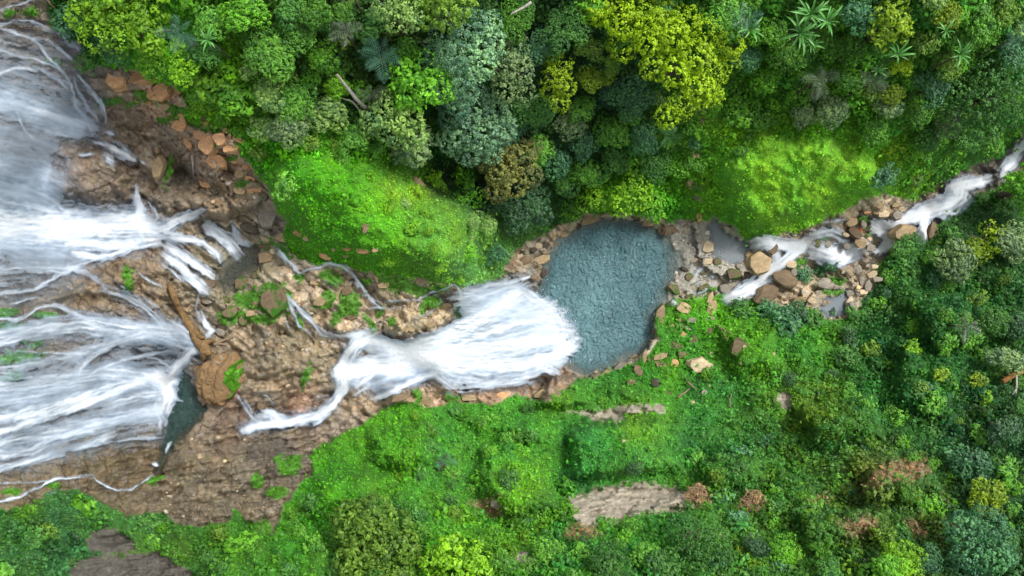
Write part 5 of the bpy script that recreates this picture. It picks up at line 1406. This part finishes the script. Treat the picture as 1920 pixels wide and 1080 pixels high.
# loose stones along the banks
def pebbles():
    r = np.random.default_rng(55); V0, F0 = ico(1)
    zones = [((1250,560),(420,560),900,1.7),((280,520),(850,980),130,.9),((900,1120),(400,720),250,1.6),((1400,1660),(380,590),500,2.0),((480,860),(500,660),350,1.5),((1180,1330),(560,740),260,1.8),((380,480),(200,380),260,1.5)]
    zones[0] = ((1250,1420),(420,560),320,1.3)
    VV, FF, CC, o = [], [], [], 0
    for (xa, xb), (ya, yb), n, sz in zones:
        px, py = r.uniform(xa, xb, n), r.uniform(ya, yb, n)
        ok = (samp(ROCKM, px, py) > .6) & (samp(MOSSM, px, py) < .3) & (sdf(POOL, px, py) > -6)
        for P in on_ground(px[ok], py[ok]):
            s = sz * S * math.exp(.5 * r.normal()) 
            VV.append(V0 * (1 + .15 * r.normal(size=(len(V0), 1))) * s * np.array([1 + .4 * r.random(), 1, .6]) + P); FF.append(F0 + o); o += len(V0)
            CC.append(np.repeat(np.clip(lin([(176,150,112),(150,142,130),(190,180,164),(128,104,80)][r.integers(4)]) * math.exp(.2 * r.normal()), 0, .8)[None], len(V0), 0))
    t = NT("pebble_stone"); b = t.bsdf(Base_Color=t.attr("col").outputs["Color"], Roughness=.8)
    struct(link("pebbles", mesh_np("pebbles", np.concatenate(VV), np.concatenate(FF), t.done(b.outputs[0]), False, {"col": np.concatenate(CC)})), 'stuff')


pebbles()
# a scrap of orange cloth on the rocks of the rapids
P = gpts([(1611, 432)], .55)[0]
g = np.linspace(-1, 1, 9); CX, CY = np.meshgrid(g, g)
Vc = np.stack([CX * .33 * (1 + .2 * np.sin(3 * CY)), CY * .22 * (1 + .25 * np.cos(4 * CX)), .10 * np.sin(5 * CX + 2 * CY) + .06 * np.cos(7 * CY)], -1).reshape(-1, 3)
ii = np.arange(81).reshape(9, 9)
Fc = np.stack([ii[:-1, :-1], ii[:-1, 1:], ii[1:, 1:], ii[1:, :-1]], -1).reshape(-1, 4)
tc_ = NT("orange_cloth"); cl = link("cloth", mesh_np("cloth", Vc, Fc, tc_.done(tc_.bsdf(Base_Color=(.75, .12, .03), Roughness=.8).outputs[0])))
cl.location = P; cl.rotation_euler = (0, 0, .3)
THINGS.append((cl, 1611, 432, 6, "", "cloth", "small orange red patch lying beside the long brown boulder at the rapids", None, "cloth"))
# ------------------------------------------------------------------ labels: each one says which thing it is
LM = [("the plunge pool", 1140, 545), ("the fallen log", 355, 595), ("the large yellow tree", 1255, 110), ("the narrow yellow tree", 1046, 148), ("the blue green trees", 880, 170), ("the brownish tree", 955, 312),
      ("the bright mossy knoll", 700, 420), ("the domed knoll", 1490, 340), ("the large dark dome tree", 1850, 185), ("the grey rock slab", 1180, 935), ("the round dry bush", 1415, 945), ("the large pale boulder", 1312, 686),
      ("the still pond", 1565, 573), ("the lower waterfall", 950, 640), ("the huge orange boulder", 412, 705), ("the brown rock slope", 430, 900), ("the dry grass patch", 1690, 885), ("the large dark teal tree", 1830, 1015),
      ("the wide olive tree", 710, 1010), ("the dead branch", 665, 180), ("the vivid green shrub", 622, 55), ("the pale greyish palm", 1785, 610), ("the rusty fallen trunk", 1900, 703), ("the right hand stream", 1760, 390),
      ("the orange rock slabs", 400, 275), ("the grey shallows", 1375, 465), ("the strap leaved plants", 1515, 60), ("the yellow green tree", 235, 45), ("the dark grey rock", 230, 1060), ("the small yellow tree", 1855, 450), ("the moss topped boulder", 1386, 651),
      ("the mossy round boulder", 515, 563), ("the side trickle", 650, 510), ("the rapids", 1570, 470)]


def rel(px, py):
    n, lx, ly = min(LM, key=lambda m: (m[1] - px) ** 2 + (m[2] - py) ** 2)
    dx, dy = px - lx, py - ly
    if math.hypot(dx, dy) < 28: return "right at " + n
    a = math.degrees(math.atan2(-dy, dx)) % 360
    return ["right of", "above-right of", "above", "above-left of", "left of", "below-left of", "below", "below-right of"][int((a + 22.5) // 45) % 8] + " " + n


def size_word(kind, r):
    if "tree" in kind: return "tall" if r > 33 else ("medium" if r > 26 else "small")
    if "shrub" in kind: return "large" if r > 24 else ("medium" if r > 14 else "small")
    return "large" if r > 17 else ("medium" if r > 9 else ("small" if r > 5 else "tiny"))


ORD = ["first", "second", "third", "fourth", "fifth", "sixth", "seventh", "eighth", "ninth", "tenth"]
draft = {}
for i, (o, px, py, r, c, kind, label, grp, cat) in enumerate(THINGS):
    o['category'] = cat
    if label: o['label'] = label
    else: draft.setdefault(" ".join(f"{size_word(kind, r)} {c} {kind} {rel(px, py)}".split()), []).append(i)
for text, ids in draft.items():
    if len(ids) == 1:
        THINGS[ids[0]][0]['label'] = text; continue
    ids.sort(key=lambda i: THINGS[i][1])
    for k, i in enumerate(ids):
        tail = "leftmost of " if k == 0 else ("rightmost of " if k == len(ids) - 1 else ORD[k] + " from left, of ")
        THINGS[i][0]['label'] = text + ', ' + tail.replace(' of ', '').strip(' ,')
GR = {"tree": "trees of the jungle around the gorge", "shrub": "shrubs growing on the green slopes", "boulder": "boulders along the river", "rock": "loose rocks along the river", "palm": "palms among the jungle trees",
      "plant": "strap leaved plants at the top right", "branch": "dead sticks and branches"}
for o, px, py, r, c, kind, label, grp, cat in THINGS:
    if cat in GR: o['group'] = GR[cat]
